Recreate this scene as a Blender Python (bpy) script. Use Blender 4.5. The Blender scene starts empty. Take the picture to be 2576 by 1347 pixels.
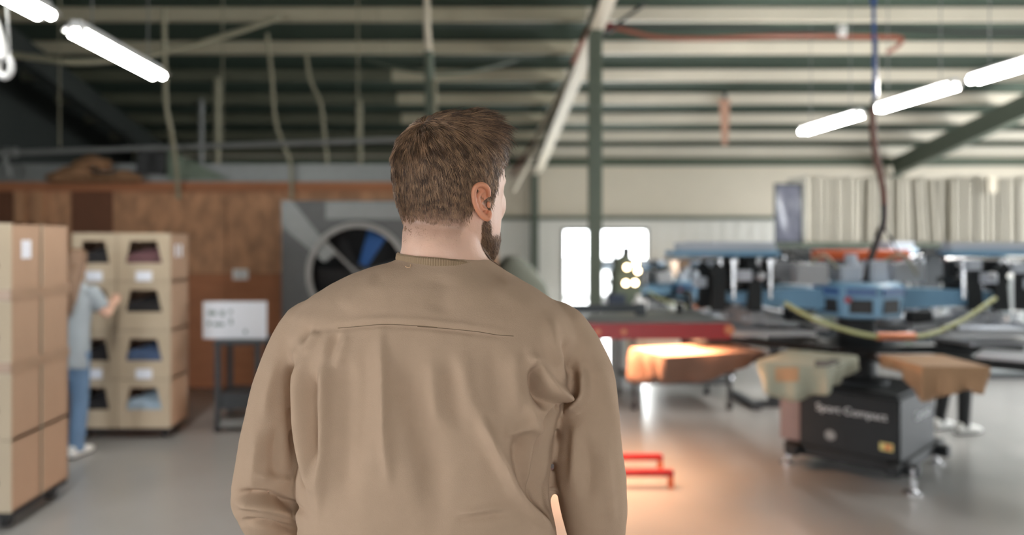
import bpy, math, random
import numpy as np
from mathutils import Vector, Matrix, noise
from mathutils.bvhtree import BVHTree
S = bpy.context.scene
COL = S.collection
random.seed(7)
rng = np.random.default_rng(7)
F, X0, Y0, H = 1900.0, 1150.0, 595.0, 1.63      # focal length in px, vanishing point, eye height

# ------------------------------------------------------------------ camera, world, sun, exposure
cam = bpy.data.objects.new('camera', bpy.data.cameras.new('camera'))
COL.objects.link(cam)
cam.location = (0, 0, H)
cam.rotation_euler = (math.pi / 2, 0, 0)
cam.data.sensor_width = 36
cam.data.lens = F / 2576 * 36
cam.data.shift_x = (1288 - X0) / 2576
cam.data.shift_y = -(673.5 - Y0) / 2576
cam.data.clip_start = 0.05
cam.data.dof.use_dof = True
cam.data.dof.focus_distance = 1.17
cam.data.dof.aperture_fstop = 1.8
S.camera = cam
world = bpy.data.worlds.new('sky')
S.world = world
world.use_nodes = True
bg = world.node_tree.nodes['Background']
bg.inputs[0].default_value = (0.93, 0.97, 1.0, 1)
bg.inputs[1].default_value = 10.0
S.view_settings.view_transform = 'Standard'
S.view_settings.look = 'None'
S.view_settings.gamma = 1
S.view_settings.use_curve_mapping = False
S.view_settings.exposure = 0.32
try:
    S.cycles.use_denoising = True
    S.cycles.sample_clamp_indirect = 6
except Exception:
    pass


# daylight falling in through the glazed unit in the far wall
wl = bpy.data.lights.new('window_daylight', 'AREA')
wl.shape = 'RECTANGLE'
wl.size, wl.size_y = 1.5, 1.6
wl.energy = 170
wl.color = (.97, 1, .97)
wlo = bpy.data.objects.new('window_daylight', wl)
COL.objects.link(wlo)
wlo.location = (2.75, 14.16, .95)
wlo.rotation_euler = (math.radians(-90), 0, 0)

# ------------------------------------------------------------------ helpers
def lin(c):
    return tuple((v / 12.92 if v <= .04045 else ((v + .055) / 1.055) ** 2.4) for v in (x / 255 for x in c))


def pt(x, y, d):
    "point at depth d that lies at pixel x, y"
    return Vector(((x - X0) / F * d, d, H - (y - Y0) / F * d))


def mat(name, rgb, rough=.6, metal=0, var=.12, scale=12, bump=0, bscale=60, emit=0, spec=.5, stretch=None, sss=0):
    m = bpy.data.materials.new(name)
    m.use_nodes = True
    nt = m.node_tree
    b = nt.nodes['Principled BSDF']
    c = lin(rgb)
    b.inputs['Roughness'].default_value = rough
    b.inputs['Metallic'].default_value = metal
    b.inputs['Specular IOR Level'].default_value = spec
    tc = nt.nodes.new('ShaderNodeTexCoord')
    mp = nt.nodes.new('ShaderNodeMapping')
    nt.links.new(tc.outputs['Object'], mp.inputs[0])
    if stretch:
        mp.inputs['Scale'].default_value = stretch
    n = nt.nodes.new('ShaderNodeTexNoise')
    n.inputs['Scale'].default_value = scale
    n.inputs['Detail'].default_value = 4
    nt.links.new(mp.outputs[0], n.inputs['Vector'])
    r = nt.nodes.new('ShaderNodeMix')
    r.data_type = 'RGBA'
    r.inputs[6].default_value = (*[max(0, v * (1 - var)) for v in c], 1)
    r.inputs[7].default_value = (*[min(1, v * (1 + var)) for v in c], 1)
    nt.links.new(n.outputs[0], r.inputs[0])
    nt.links.new(r.outputs[2], b.inputs['Base Color'])
    if bump:
        n2 = nt.nodes.new('ShaderNodeTexNoise')
        n2.inputs['Scale'].default_value = bscale
        nt.links.new(mp.outputs[0], n2.inputs['Vector'])
        bp = nt.nodes.new('ShaderNodeBump')
        bp.inputs['Strength'].default_value = bump
        bp.inputs['Distance'].default_value = .004
        nt.links.new(n2.outputs[0], bp.inputs['Height'])
        nt.links.new(bp.outputs[0], b.inputs['Normal'])
    if emit:
        b.inputs['Emission Color'].default_value = (*c, 1)
        b.inputs['Emission Strength'].default_value = emit
    if sss:
        b.inputs['Subsurface Weight'].default_value = sss
        b.inputs['Subsurface Radius'].default_value = (.012, .005, .003)
        b.inputs['Subsurface Scale'].default_value = 1

    return m


def attr_mix(m, attr, rgb):
    "mix the base colour towards rgb where the point attribute is 1"
    nt = m.node_tree
    b = nt.nodes['Principled BSDF']
    old = b.inputs['Base Color'].links[0].from_socket
    a = nt.nodes.new('ShaderNodeAttribute')
    a.attribute_name = attr
    x = nt.nodes.new('ShaderNodeMix')
    x.data_type = 'RGBA'
    x.inputs[7].default_value = (*lin(rgb), 1)
    nt.links.new(a.outputs['Fac'], x.inputs[0])
    nt.links.new(old, x.inputs[6])
    nt.links.new(x.outputs[2], b.inputs['Base Color'])


def wpos(o):
    p = Vector((0, 0, 0))
    while o:
        p += o.location
        o = o.parent
    return p


def tag(o, label=None, cat=None, group=None, kind=None):
    for k, v in (('label', label), ('category', cat), ('group', group), ('kind', kind)):
        if v:
            o[k] = v
    return o


def link(name, me, m, parent=None, loc=None):
    o = bpy.data.objects.new(name, me)
    COL.objects.link(o)
    if m and not me.materials:
        me.materials.append(m)
    if parent:
        o.parent = parent
    if loc:
        o.location = loc
    return o


def thing(name, label, cat, loc=(0, 0, 0), group=None, rz=0):
    o = bpy.data.objects.new(name, None)
    COL.objects.link(o)
    o.location = loc
    o.rotation_euler.z = rz
    o.empty_display_size = .1
    return tag(o, label, cat, group)


class MB:
    def __init__(s):
        s.v, s.f = [], []

    def add(s, vs, fs):
        k = len(s.v)
        s.v += [Vector(v) for v in vs]
        s.f += [tuple(i + k for i in f) for f in fs]
        return s

    def box(s, lo, hi, M=None):
        lo, hi = Vector(lo), Vector(hi)
        vs = [Vector((x, y, z)) for x in (lo.x, hi.x) for y in (lo.y, hi.y) for z in (lo.z, hi.z)]
        if M:
            vs = [M @ v for v in vs]
        return s.add(vs, [(0, 1, 3, 2), (4, 6, 7, 5), (0, 4, 5, 1), (2, 3, 7, 6), (0, 2, 6, 4), (1, 5, 7, 3)])

    def cbox(s, c, d, rz=0, tilt=None):
        M = Matrix.Translation(c) @ Matrix.Rotation(rz, 4, 'Z')
        if tilt:
            M = M @ tilt
        h = Vector(d) / 2
        return s.box(-h, h, M)

    def bar(s, a, b, w, h=None, up=(0, 0, 1)):
        a, b = Vector(a), Vector(b)
        h = h or w
        d = (b - a).normalized()
        u = Vector(up)
        if abs(d.dot(u)) > .99:
            u = Vector((0, 1, 0))
        x = d.cross(u).normalized()
        u = x.cross(d)
        vs = [p + x * i * w / 2 + u * j * h / 2 for p in (a, b) for i, j in ((-1, -1), (1, -1), (1, 1), (-1, 1))]
        return s.add(vs, [(0, 3, 2, 1), (4, 5, 6, 7), (0, 1, 5, 4), (1, 2, 6, 5), (2, 3, 7, 6), (3, 0, 4, 7)])

    def tube(s, pts, r, n=8):
        pts = [Vector(p) for p in pts]
        rs = r if isinstance(r, (list, tuple)) else [r] * len(pts)
        k0 = len(s.v)
        t0 = (pts[1] - pts[0]).normalized()
        x = t0.orthogonal().normalized()
        for i, p in enumerate(pts):
            t = (pts[min(i + 1, len(pts) - 1)] - pts[max(i - 1, 0)]).normalized()
            x = (x - t * x.dot(t)).normalized()
            y = t.cross(x)
            for j in range(n):
                a = 2 * math.pi * j / n
                s.v.append(p + (x * math.cos(a) + y * math.sin(a)) * rs[i])
        for i in range(len(pts) - 1):
            for j in range(n):
                a, b = k0 + i * n + j, k0 + i * n + (j + 1) % n
                s.f.append((a, b, b + n, a + n))
        s.f.append(tuple(k0 + j for j in reversed(range(n))))
        e = k0 + (len(pts) - 1) * n
        s.f.append(tuple(e + j for j in range(n)))
        return s

    def cyl(s, a, b, r, r2=None, n=14):
        return s.tube([a, b], [r, r if r2 is None else r2], n)

    def ball(s, c, r, n=10):
        c = Vector(c)
        rr = r if isinstance(r, tuple) else (r, r, r)
        m = n // 2
        k0 = len(s.v)
        for i in range(m + 1):
            th = math.pi * (i + .02) / (m + .04)
            for j in range(n):
                a = 2 * math.pi * j / n
                s.v.append(c + Vector((rr[0] * math.sin(th) * math.cos(a), rr[1] * math.sin(th) * math.sin(a), rr[2] * math.cos(th))))
        for i in range(m):
            for j in range(n):
                a, b = k0 + i * n + j, k0 + i * n + (j + 1) % n
                s.f.append((a, a + n, b + n, b))
        s.f.append(tuple(k0 + j for j in range(n)))
        s.f.append(tuple(k0 + m * n + j for j in reversed(range(n))))
        return s

    def rings(s, rs, n=28, cap=True):
        "rs: list of (centre, axis u, axis v, exponent) closed sections joined into a skin"
        k0 = len(s.v)
        for c, u, v, e in rs:
            for j in range(n):
                a = 2 * math.pi * j / n
                ca, sa = math.cos(a), math.sin(a)
                ca = math.copysign(abs(ca) ** (2 / e), ca)
                sa = math.copysign(abs(sa) ** (2 / e), sa)
                s.v.append(Vector(c) + Vector(u) * ca + Vector(v) * sa)
        for i in range(len(rs) - 1):
            for j in range(n):
                a, b = k0 + i * n + j, k0 + i * n + (j + 1) % n
                s.f.append((a, b, b + n, a + n))
        if cap:
            s.f.append(tuple(k0 + j for j in reversed(range(n))))
            e = k0 + (len(rs) - 1) * n
            s.f.append(tuple(e + j for j in range(n)))
        return s

    def prism(s, poly, d):
        "poly: list of points in a plane, pushed along vector d"
        n = len(poly)
        d = Vector(d)
        vs = [Vector(p) for p in poly] + [Vector(p) + d for p in poly]
        return s.add(vs, [tuple(range(n - 1, -1, -1)), tuple(range(n, 2 * n))] + [(i, (i + 1) % n, n + (i + 1) % n, n + i) for i in range(n)])

    def mesh(s, name='m', off=None, smooth=35):
        me = bpy.data.meshes.new(name)
        vs = [tuple(v - off) for v in s.v] if off else [tuple(v) for v in s.v]
        me.from_pydata(vs, [], s.f)
        import bmesh
        bm = bmesh.new()
        bm.from_mesh(me)
        bmesh.ops.recalc_face_normals(bm, faces=bm.faces)
        bm.to_mesh(me)
        bm.free()
        me.polygons.foreach_set('use_smooth', [True] * len(me.polygons))
        me.set_sharp_from_angle(angle=math.radians(smooth))
        me.update()
        return me

    def build(s, name, m, parent=None, bevel=0, world=True, **kw):
        off = wpos(parent) if (parent and world) else None
        o = link(name, s.mesh(name, off), m, parent)
        if bevel:
            b = o.modifiers.new('bevel', 'BEVEL')
            b.width = bevel
            b.segments = 2
            b.limit_method = 'ANGLE'
        return tag(o, **kw)

    def top(s, name, m, label, cat, group=None, base=None, bevel=0):
        "a thing that is one mesh, its origin at its base"
        if base is None:
            base = Vector((sum(v.x for v in s.v) / len(s.v), sum(v.y for v in s.v) / len(s.v), min(v.z for v in s.v)))
        o = link(name, s.mesh(name, Vector(base)), m, None, base)
        if bevel:
            b = o.modifiers.new('bevel', 'BEVEL')
            b.width = bevel
            b.segments = 2
            b.limit_method = 'ANGLE'
        return tag(o, label, cat, group)


def piece(name, me, m, parent, loc=(0, 0, 0), rot=None):
    o = bpy.data.objects.new(name, me)
    COL.objects.link(o)
    if m and not me.materials:
        me.materials.append(m)
    o.parent = parent
    o.location = loc
    if rot:
        o.rotation_euler = rot
    return o


def kids(o):
    return [c for c in bpy.data.objects if c.parent is o]


def copy_tree(o, parent=None):
    c = o.copy()
    COL.objects.link(c)
    c.parent = parent
    for ch in kids(o):
        copy_tree(ch, c)
    return c


def spline(pts, n=8):
    "Catmull-Rom through points"
    pts = [Vector(p) for p in pts]
    q = [pts[0] * 2 - pts[1]] + pts + [pts[-1] * 2 - pts[-2]]
    out = []
    for i in range(1, len(q) - 2):
        a, b, c, d = q[i - 1:i + 3]
        for k in range(n):
            t = k / n
            out.append(.5 * ((2 * b) + (c - a) * t + (2 * a - 5 * b + 4 * c - d) * t * t + (3 * b - a - 3 * c + d) * t ** 3))
    out.append(pts[-1])
    return out


def evaluated(mb, voxel, smooth=3, name='m'):
    "voxel-merged, smoothed copy of the parts gathered in a builder"
    me = mb.mesh(name)
    o = bpy.data.objects.new('tmp', me)
    COL.objects.link(o)
    r = o.modifiers.new('r', 'REMESH')
    r.mode = 'VOXEL'
    r.voxel_size = voxel
    if smooth:
        sm = o.modifiers.new('s', 'SMOOTH')
        sm.iterations = smooth
        sm.factor = .5
    dg = bpy.context.evaluated_depsgraph_get()
    out = bpy.data.meshes.new_from_object(o.evaluated_get(dg))
    bpy.data.objects.remove(o)
    bpy.data.meshes.remove(me)
    out.polygons.foreach_set('use_smooth', [True] * len(out.polygons))
    out.name = name
    return out


def coords(me):
    a = np.empty(len(me.vertices) * 3)
    me.vertices.foreach_get('co', a)
    return a.reshape(-1, 3)


def normals(me):
    a = np.empty(len(me.vertices) * 3)
    me.vertices.foreach_get('normal', a)
    return a.reshape(-1, 3)


def set_coords(me, a):
    me.vertices.foreach_set('co', np.ascontiguousarray(a).ravel())
    me.update()


def text(name, body, size, M, m, parent, extrude=.001):
    cu = bpy.data.curves.new(name, 'FONT')
    cu.body = body
    cu.size = size
    cu.extrude = extrude
    cu.align_x = 'CENTER'
    cu.align_y = 'CENTER'
    o = bpy.data.objects.new('tmp', cu)
    COL.objects.link(o)
    dg = bpy.context.evaluated_depsgraph_get()
    dg.update()
    me = bpy.data.meshes.new_from_object(o.evaluated_get(dg))
    bpy.data.objects.remove(o)
    me.transform(M)
    me.transform(Matrix.Translation(-wpos(parent)))
    me.materials.clear()
    return link(name, me, m, parent)

# ------------------------------------------------------------------ materials
M = {}
def dm(k, *a, **kw):
    M[k] = mat(k.replace('_', ' '), *a, **kw)

dm('floor', (152, 150, 149), rough=.24, var=.14, scale=.9, spec=.35)
dm('roof', (54, 70, 60), rough=.75, var=.15, scale=3)
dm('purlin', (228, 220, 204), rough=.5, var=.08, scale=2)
dm('purlin_shaded', (188, 181, 158), rough=.6, var=.12, scale=2)  # duller tone puts the weak light of the left bay into the colour
dm('purlin_deep_shade', (92, 94, 78), rough=.6, var=.15, scale=2)  # deeper shade of the far left purlins, held in the colour
dm('dim_bay_dark', (36, 42, 40), rough=.8)  # near-black stands in for the darkness of the unlit left bay
dm('steel_green', (92, 102, 90), rough=.5, var=.12)
dm('cream', (224, 214, 196), rough=.6, var=.05, scale=2)
dm('white_wall', (236, 234, 228), rough=.6, var=.04, scale=2)
dm('girt', (84, 94, 78), rough=.6)
dm('osb', (172, 128, 96), rough=.8, var=.75, scale=6, stretch=(1.5, 1, .8), bump=.3)
dm('ply', (160, 104, 70), rough=.75, var=.22, scale=4, stretch=(.6, 1, 3))
dm('ply_dark', (104, 66, 46), rough=.8, var=.2, scale=4)
dm('stud', (176, 132, 98), rough=.8, var=.15, scale=6, stretch=(4, 4, .6))
dm('steel_grey', (128, 130, 130), rough=.45, metal=.3)
dm('dark_steel', (62, 66, 70), rough=.5, metal=.3)
dm('black', (15, 15, 16), rough=.5)
dm('rubber', (30, 30, 31), rough=.8)
dm('chrome', (205, 205, 208), rough=.22, metal=.9, var=.04)
dm('alu', (168, 170, 175), rough=.4, metal=.5, var=.05)
dm('press_blue', (112, 152, 182), rough=.4, var=.08)
dm('deep_blue', (58, 92, 138), rough=.4, var=.1)
dm('press_white', (178, 184, 194), spec=.1, rough=.85, var=.04)
dm('press_black', (36, 39, 41), spec=.25, rough=.6, var=.12)
dm('press_mauve', (112, 100, 100), rough=.5, var=.1)
dm('lettering', (200, 202, 204), rough=.5)
dm('sticker_yellow', (200, 186, 120), rough=.6)
dm('sticker_orange', (196, 110, 60), rough=.6)
dm('red_paint', (148, 24, 28), rough=.4, var=.1)
dm('orange_paint', (196, 84, 34), rough=.45, var=.08)
dm('copper', (190, 118, 84), rough=.4, metal=.4)
dm('hose_yellow', (168, 170, 120), rough=.5)
dm('hose_brown', (104, 68, 56), rough=.6)
dm('hose_red', (146, 84, 66), rough=.55)
dm('hose_blue', (50, 84, 150), rough=.5)
dm('cable_pale', (140, 136, 116), rough=.6)
dm('cable_black', (30, 30, 32), rough=.6)
dm('plastic_white', (232, 232, 232), rough=.4, var=.03)
dm('paper', (226, 230, 240), rough=.8, var=.03)
dm('ink', (120, 140, 144), rough=.8)
dm('cardboard', (162, 132, 109), rough=.85, var=.09, scale=5, stretch=(6, 6, .7))
dm('cardboard_front', (180, 164, 142), rough=.85, var=.07, scale=5)
dm('cardboard_inside', (70, 58, 48), rough=.9)
dm('tape', (156, 128, 106), rough=.35)
dm('tarp', (104, 116, 102), rough=.7, var=.15)
dm('burlap', (132, 98, 70), rough=.95, var=.35, scale=14, bump=.6)
dm('fan_case', (80, 81, 82), rough=.5, var=.2, scale=3)
dm('fan_ring', (140, 138, 136), rough=.45)
dm('fan_dark', (34, 35, 37), rough=.6)
dm('fan_blue', (38, 86, 148), rough=.45)
dm('tube', (255, 253, 246), emit=50, var=0)
dm('tube_bare', (255, 253, 246), emit=95, var=0)
dm('lamp_body', (200, 200, 200), rough=.5)
dm('bulb', (255, 236, 190), emit=14, var=0)
dm('heater', (255, 180, 110), emit=8, var=0)
dm('shirt_orange', (112, 84, 70), rough=.9, var=.1, bump=.2)
dm('shirt_green', (140, 140, 124), rough=.9, var=.15, bump=.2)
dm('shirt_tan', (158, 124, 94), rough=.9, var=.15, bump=.2)
dm('print_dark', (60, 52, 44), rough=.8)
dm('print_orange', (206, 118, 72), rough=.8)
dm('skin', (214, 172, 150), rough=.5, var=.07, scale=30, bump=.1, bscale=300, sss=.12)
dm('sweat', (172, 146, 124), rough=.95, var=.05, scale=40, bump=.14, bscale=650, spec=.12)
dm('denim', (96, 122, 152), rough=.9, var=.2, scale=10)
dm('denim_dark', (52, 60, 78), rough=.9, var=.2, scale=10)
dm('tee_grey', (150, 158, 164), rough=.9, var=.08)
dm('black_cloth', (36, 38, 40), rough=.9)
dm('hair_long', (118, 92, 72), rough=.6, var=.25, scale=30, stretch=(8, 8, .6))
dm('shoe_white', (222, 222, 218), rough=.6)
dm('shoe_brown', (88, 66, 50), rough=.6)
dm('eye_white', (232, 228, 222), rough=.2, var=.02)
dm('iris', (70, 90, 90), rough=.2)
dm('lip', (176, 112, 100), rough=.5)
dm('cabinet', (168, 174, 176), rough=.5, var=.05)
dm('navy', (48, 58, 76), rough=.6)
dm('concrete_out', (200, 200, 196), rough=.8)
dm('screen_pale', (188, 183, 171), rough=.6, var=.1, scale=3)
dm('cover_grey', (136, 138, 126), rough=.8, var=.12)
dm('felt', (70, 88, 120), rough=.95, var=.3, scale=14)
dm('felt_black', (34, 32, 34), rough=.95, var=.3)
dm('felt_plum', (96, 66, 70), rough=.95, var=.5, scale=10)
dm('felt_pale', (150, 168, 184), rough=.95, var=.5, scale=8)
dm('felt_rust', (96, 60, 44), rough=.95, var=.4)
gl = bpy.data.materials.new('window glass')
gl.use_nodes = True
_nt = gl.node_tree
_nt.nodes.clear()
_o = _nt.nodes.new('ShaderNodeOutputMaterial')
_t = _nt.nodes.new('ShaderNodeBsdfTransparent')
_g = _nt.nodes.new('ShaderNodeBsdfGlossy')
_g.inputs['Roughness'].default_value = .05
_x = _nt.nodes.new('ShaderNodeMixShader')
_x.inputs[0].default_value = .08
_nt.links.new(_t.outputs[0], _x.inputs[1])
_nt.links.new(_g.outputs[0], _x.inputs[2])
_nt.links.new(_x.outputs[0], _o.inputs[0])
M['glass'] = gl

# ------------------------------------------------------------------ the building
XL, XR, YB, YF = -6.0, 12.5, -4.0, 14.0
ROOF = lambda y: 5.81 - .18 * y                  # height of the roof sheet
PUR = lambda y: 5.697 - .18 * y                  # centre line of the purlins
def struct(mb, name, m, **kw):
    return mb.build(name, M[m], None, kind='structure', **kw)

struct(MB().box((XL, YB, -.15), (XR, YF + .2, 0)), 'floor', 'floor')
ceil = struct(MB().prism([(XL, YB - .3, ROOF(YB - .3)), (XR, YB - .3, ROOF(YB - .3)), (XR, YF + .3, ROOF(YF + .3)), (XL, YF + .3, ROOF(YF + .3))], (0, 0, .06)), 'ceiling', 'roof')
# purlins: C sections that run across, each one a part of the ceiling
bays = []
for xa, xb, m_ in ((XL, -.9, 'purlin_deep_shade'), (XL, -.9, 'purlin_shaded'), (-.9, 1.47, 'purlin_shaded'), (1.47, 8.05, 'purlin'), (8.05, XR, 'purlin')):
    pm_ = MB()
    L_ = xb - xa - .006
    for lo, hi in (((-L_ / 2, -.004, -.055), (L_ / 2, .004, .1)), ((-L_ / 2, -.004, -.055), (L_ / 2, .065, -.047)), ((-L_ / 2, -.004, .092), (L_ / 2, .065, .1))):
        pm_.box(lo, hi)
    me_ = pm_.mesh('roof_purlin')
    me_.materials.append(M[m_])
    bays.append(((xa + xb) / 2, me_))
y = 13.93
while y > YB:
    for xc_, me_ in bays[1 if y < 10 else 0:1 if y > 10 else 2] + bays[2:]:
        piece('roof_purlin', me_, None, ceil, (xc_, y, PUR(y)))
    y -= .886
# rafters with a web and a lower flange, in line with the columns
for x in (-5.1, 1.47, 8.05):
    a = MB()
    a.bar((x, YB + .1, PUR(YB + .1) - .28), (x, YF - .05, PUR(YF - .05) - .28), .012, .34)
    b_ = MB()
    b_.bar((x, YB + .1, PUR(YB + .1) - .45), (x, YF - .05, PUR(YF - .05) - .45), .15, .012)
    r = a.build('rafter', M['steel_green' if x > 0 else 'dim_bay_dark'], ceil)  # left rafter darkened by colour to sit in its unlit bay
    b_.build('rafter_flange', M['cream' if x == 1.47 else 'steel_green' if x > 0 else 'dim_bay_dark'], r)

# far wall: cream band on top, girt, white sheets below, an opening for the glazed unit
wx0, wx1, wz0, wz1 = pt(1413, 0, 14).x, pt(1632, 0, 14).x, 0.02, pt(0, 574, 14).z
w = MB()
gz = pt(0, 549, 14).z
w.box((XL, YF, gz), (XR, YF + .12, ROOF(YF)))
wf = struct(w, 'wall_far', 'cream')
lw = MB()
for x0, x1, z0, z1 in ((XL, wx0, 0, gz), (wx1, XR, 0, gz), (wx0, wx1, wz1, gz)):
    lw.box((x0, YF, z0), (x1, YF + .12, z1))
lw.build('lower_sheeting', M['white_wall'], wf)
MB().box((XL, YF - .07, gz - .035), (XR, YF, gz + .035)).build('girt', M['girt'], wf)
MB().box((XL, YF - .05, ROOF(YF) - .36), (XR, YF, ROOF(YF) - .2)).build('eave_beam', M['girt'], wf)
rb = MB().box((-.012, -.012, 0), (.012, 0, gz - .04)).mesh('sheet_rib')
rb.materials.append(M['white_wall'])
x = XL + .2
while x < XR:
    if not (wx0 - .05 < x < wx1 + .05):
        piece('sheet_rib', rb, None, wf, (x, YF, 0))
    x += .25
# glazed unit: frame, mid rail, mullion behind the column, panes
win = MB()
for lo, hi in (((wx0, YF - .02, wz0), (wx0 + .05, YF + .1, wz1)), ((wx1 - .05, YF - .02, wz0), (wx1, YF + .1, wz1)),
               ((wx0, YF - .02, wz1 - .05), (wx1, YF + .1, wz1)), ((wx0, YF - .02, wz0), (wx1, YF + .1, wz0 + .05))):
    win.box(lo, hi)
wmid = pt(1510, 0, 14).x
rail = pt(0, 748, 14).z
wo = struct(win, 'window_1', 'steel_grey')
MB().box((wmid - .04, YF, wz0), (wmid + .04, YF + .08, wz1)).build('mullion', M['steel_grey'], wo)
MB().box((wx0, YF - .01, rail - .03), (wx1, YF + .08, rail + .03)).build('mid_rail', M['steel_grey'], wo)
for x0, x1 in ((wx0 + .05, wmid - .04), (wmid + .04, wx1 - .05)):
    for z0, z1 in ((rail + .03, wz1 - .05), (wz0 + .05, rail - .03)):
        MB().box((x0, YF + .03, z0), (x1, YF + .036, z1)).build('window_pane', gl, wo)
# yard outside the window
struct(MB().box((-30, YF + .2, -.2), (40, 60, -.05)), 'trim_1', 'concrete_out')

# side and back walls, with unseen openings placed and sized for the daylight they let in
lw_ = MB()
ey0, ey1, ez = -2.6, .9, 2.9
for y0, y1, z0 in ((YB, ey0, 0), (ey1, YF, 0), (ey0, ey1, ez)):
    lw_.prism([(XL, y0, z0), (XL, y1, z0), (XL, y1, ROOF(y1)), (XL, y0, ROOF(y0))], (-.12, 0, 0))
struct(lw_, 'wall_left', 'dim_bay_dark')
struct(MB().box((-40, YB - .12, -.25), (XL - .13, YF + .1, -.1)), 'trim_4', 'concrete_out')
rw = MB()
dy0, dy1, dz = 3.5, 11.8, 3.3
for y0, y1, z0 in ((YB, dy0, 0), (dy1, YF, 0), (dy0, dy1, dz)):
    rw.prism([(XR, y0, z0), (XR, y1, z0), (XR, y1, ROOF(y1)), (XR, y0, ROOF(y0))], (.12, 0, 0))
struct(rw, 'wall_right', 'white_wall')
bw = MB()
bx0, bx1, bz = .9, 2.6, 2.5
for x0, x1, z0, z1 in ((XL, bx0, 0, ROOF(YB)), (bx1, XR, 0, ROOF(YB)), (bx0, bx1, bz, ROOF(YB))):
    bw.box((x0, YB - .12, z0), (x1, YB, z1))
struct(bw, 'wall_back', 'white_wall')
struct(MB().box((-40, -40, -.25), (60, YB - .13, -.1)), 'trim_2', 'concrete_out')
struct(MB().box((XR + .13, YB - .12, -.25), (60, YF + .1, -.1)), 'trim_3', 'concrete_out')

# columns
def column(x, y, label, w=.13):
    zt = PUR(y) - .45
    t = thing('steel_column', label, 'column', (x, y, 0))
    mb = MB()
    mb.box((x - w / 2, y - w / 2, .012), (x + w / 2, y - w / 2 + .012, zt))
    mb.box((x - w / 2, y + w / 2 - .012, .012), (x + w / 2, y + w / 2, zt))
    mb.box((x - .006, y - w / 2, .012), (x + .006, y + w / 2, zt))
    mb.build('column_shaft', M['steel_green'], t)
    MB().box((x - .13, y - .13, 0), (x + .13, y + .13, .014)).build('base_plate', M['steel_green'], t)
    for sx in (-1, 1):
        for sy in (-1, 1):
            MB().cyl((x + sx * .1, y + sy * .1, .014), (x + sx * .1, y + sy * .1, .04), .012, n=6).build('anchor_bolt', M['steel_grey'], t)
    return t
column(pt(1497, 0, 8).x, 8, 'grey green steel column standing right of the man, in front of the bright window')
column(pt(1345, 0, 13.85).x, 13.85, 'thin dark green column against the far wall, left of the bright window')
column(8.05, 13.85, 'grey green column at the far wall behind the rack of screens')
kb = thing('knee_brace', 'rust brown and pale steel brace slanting down beside the head of the man', 'brace', pt(1345, 345, 12.9))
MB().bar(pt(1345, 350, 12.9), pt(1285, 445, 12.9), .16, .05).build('brace_plate', M['hose_brown'], kb)
MB().tube([pt(1356, 352, 12.85), pt(1338, 395, 12.85), pt(1290, 480, 12.85)], .04).build('brace_tube', M['cream'], kb)

# ------------------------------------------------------------------ wooden partition, left
PY = 8.0
px1 = .35
ptop = pt(0, 458, PY).z
pw = MB().box((XL, PY + .05, 0), (px1, PY + .11, ptop - .02))
part = struct(pw, 'wall_partition', 'ply_dark')
zs = pt(0, 690, PY).z
xs = [-6.0, -4.72, -4.1, -3.66, -2.45, -1.23, -.02, px1]
for i in range(len(xs) - 1):
    up = 'ply_dark' if i in (0, 2) else 'osb'
    MB().box((xs[i] + .004, PY + .028 - (i % 2) * .004, zs + .004), (xs[i + 1] - .004, PY + .05, ptop - .1)).build('osb_panel', M[up], part, bevel=.002)
    MB().box((xs[i] + .004, PY + .03 + (i % 2) * .004, .02), (xs[i + 1] - .004, PY + .05, zs - .004)).build('plywood_panel', M['ply'], part, bevel=.002)
MB().box((XL, PY - .02, ptop - .1), (px1, PY + .13, ptop)).build('top_plate', M['ply'], part, bevel=.004)
for x in (54, 100):
    p0 = pt(x, 0, PY).x
    MB().box((p0 - .045, PY - .03, .02), (p0 + .045, PY + .026, ptop - .1)).build('stud', M['stud'], part, bevel=.003)
MB().box((px1 - .01, PY - .02, 0), (px1 + .08, PY + .13, ptop)).build('end_stud', M['stud'], part, bevel=.003)
ow = MB().box(pt(585, 704, PY + .02) - Vector((0, 0, 0)), pt(624, 678, PY + .02) + Vector((0, .012, 0)))
o_ = thing('wall_switch_box', 'small white switch box on the plywood wall above the sign', 'switch box', pt(605, 704, PY + .02))
ow.build('box_cover', M['plastic_white'], o_, bevel=.004)
MB().cbox(pt(605, 691, PY + .012), (.03, .02, .05)).build('rocker', M['lamp_body'], o_)

# things lying on the partition
zt = ptop
lb = MB()
lb.box((XL + .02, PY - .005, zt), (px1 - .1, PY + .12, zt + .19))
lb.top('ledge_beam', M['steel_grey'], 'long dull grey steel beam lying along the top of the wooden wall', 'beam')
yb2 = PY - .01
bp = MB()
c = pt(232, 452, PY - .14)
bp2 = MB()
for i in range(26):
    a = random.uniform(-1, 1)
    hgt = (1 - abs(a)) * .25 + .03
    bp2.ball((c.x + a * .42, PY - .12 + random.uniform(-.02, .05), zt + hgt * random.uniform(.3, .9)), (random.uniform(.09, .16), .07, random.uniform(.03, .07)), 10)
bp2.box((c.x - .48, PY - .02, zt - .004), (c.x + .44, PY - .006, zt + .1))
bp2.box((c.x - .4, PY - .2, zt - .01), (c.x + .4, PY - .01, zt + .035))
me = evaluated(bp2, .012, 4, 'sack_heap')
o = link('sack_heap', me, M['burlap'])
tag(o, 'heap of brown sacking lying on top of the wooden wall at the left', 'sacking')
bx = MB().cbox(pt(383, 410, PY - .07) , (.29, .1, .24), 0, Matrix.Rotation(.08, 4, 'Y'))
t = thing('speaker_box', 'black box standing on top of the wooden wall beside a grey tarp', 'speaker', pt(383, 438, PY - .07))
bx.build('case', M['black'], t, bevel=.006)
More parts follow.
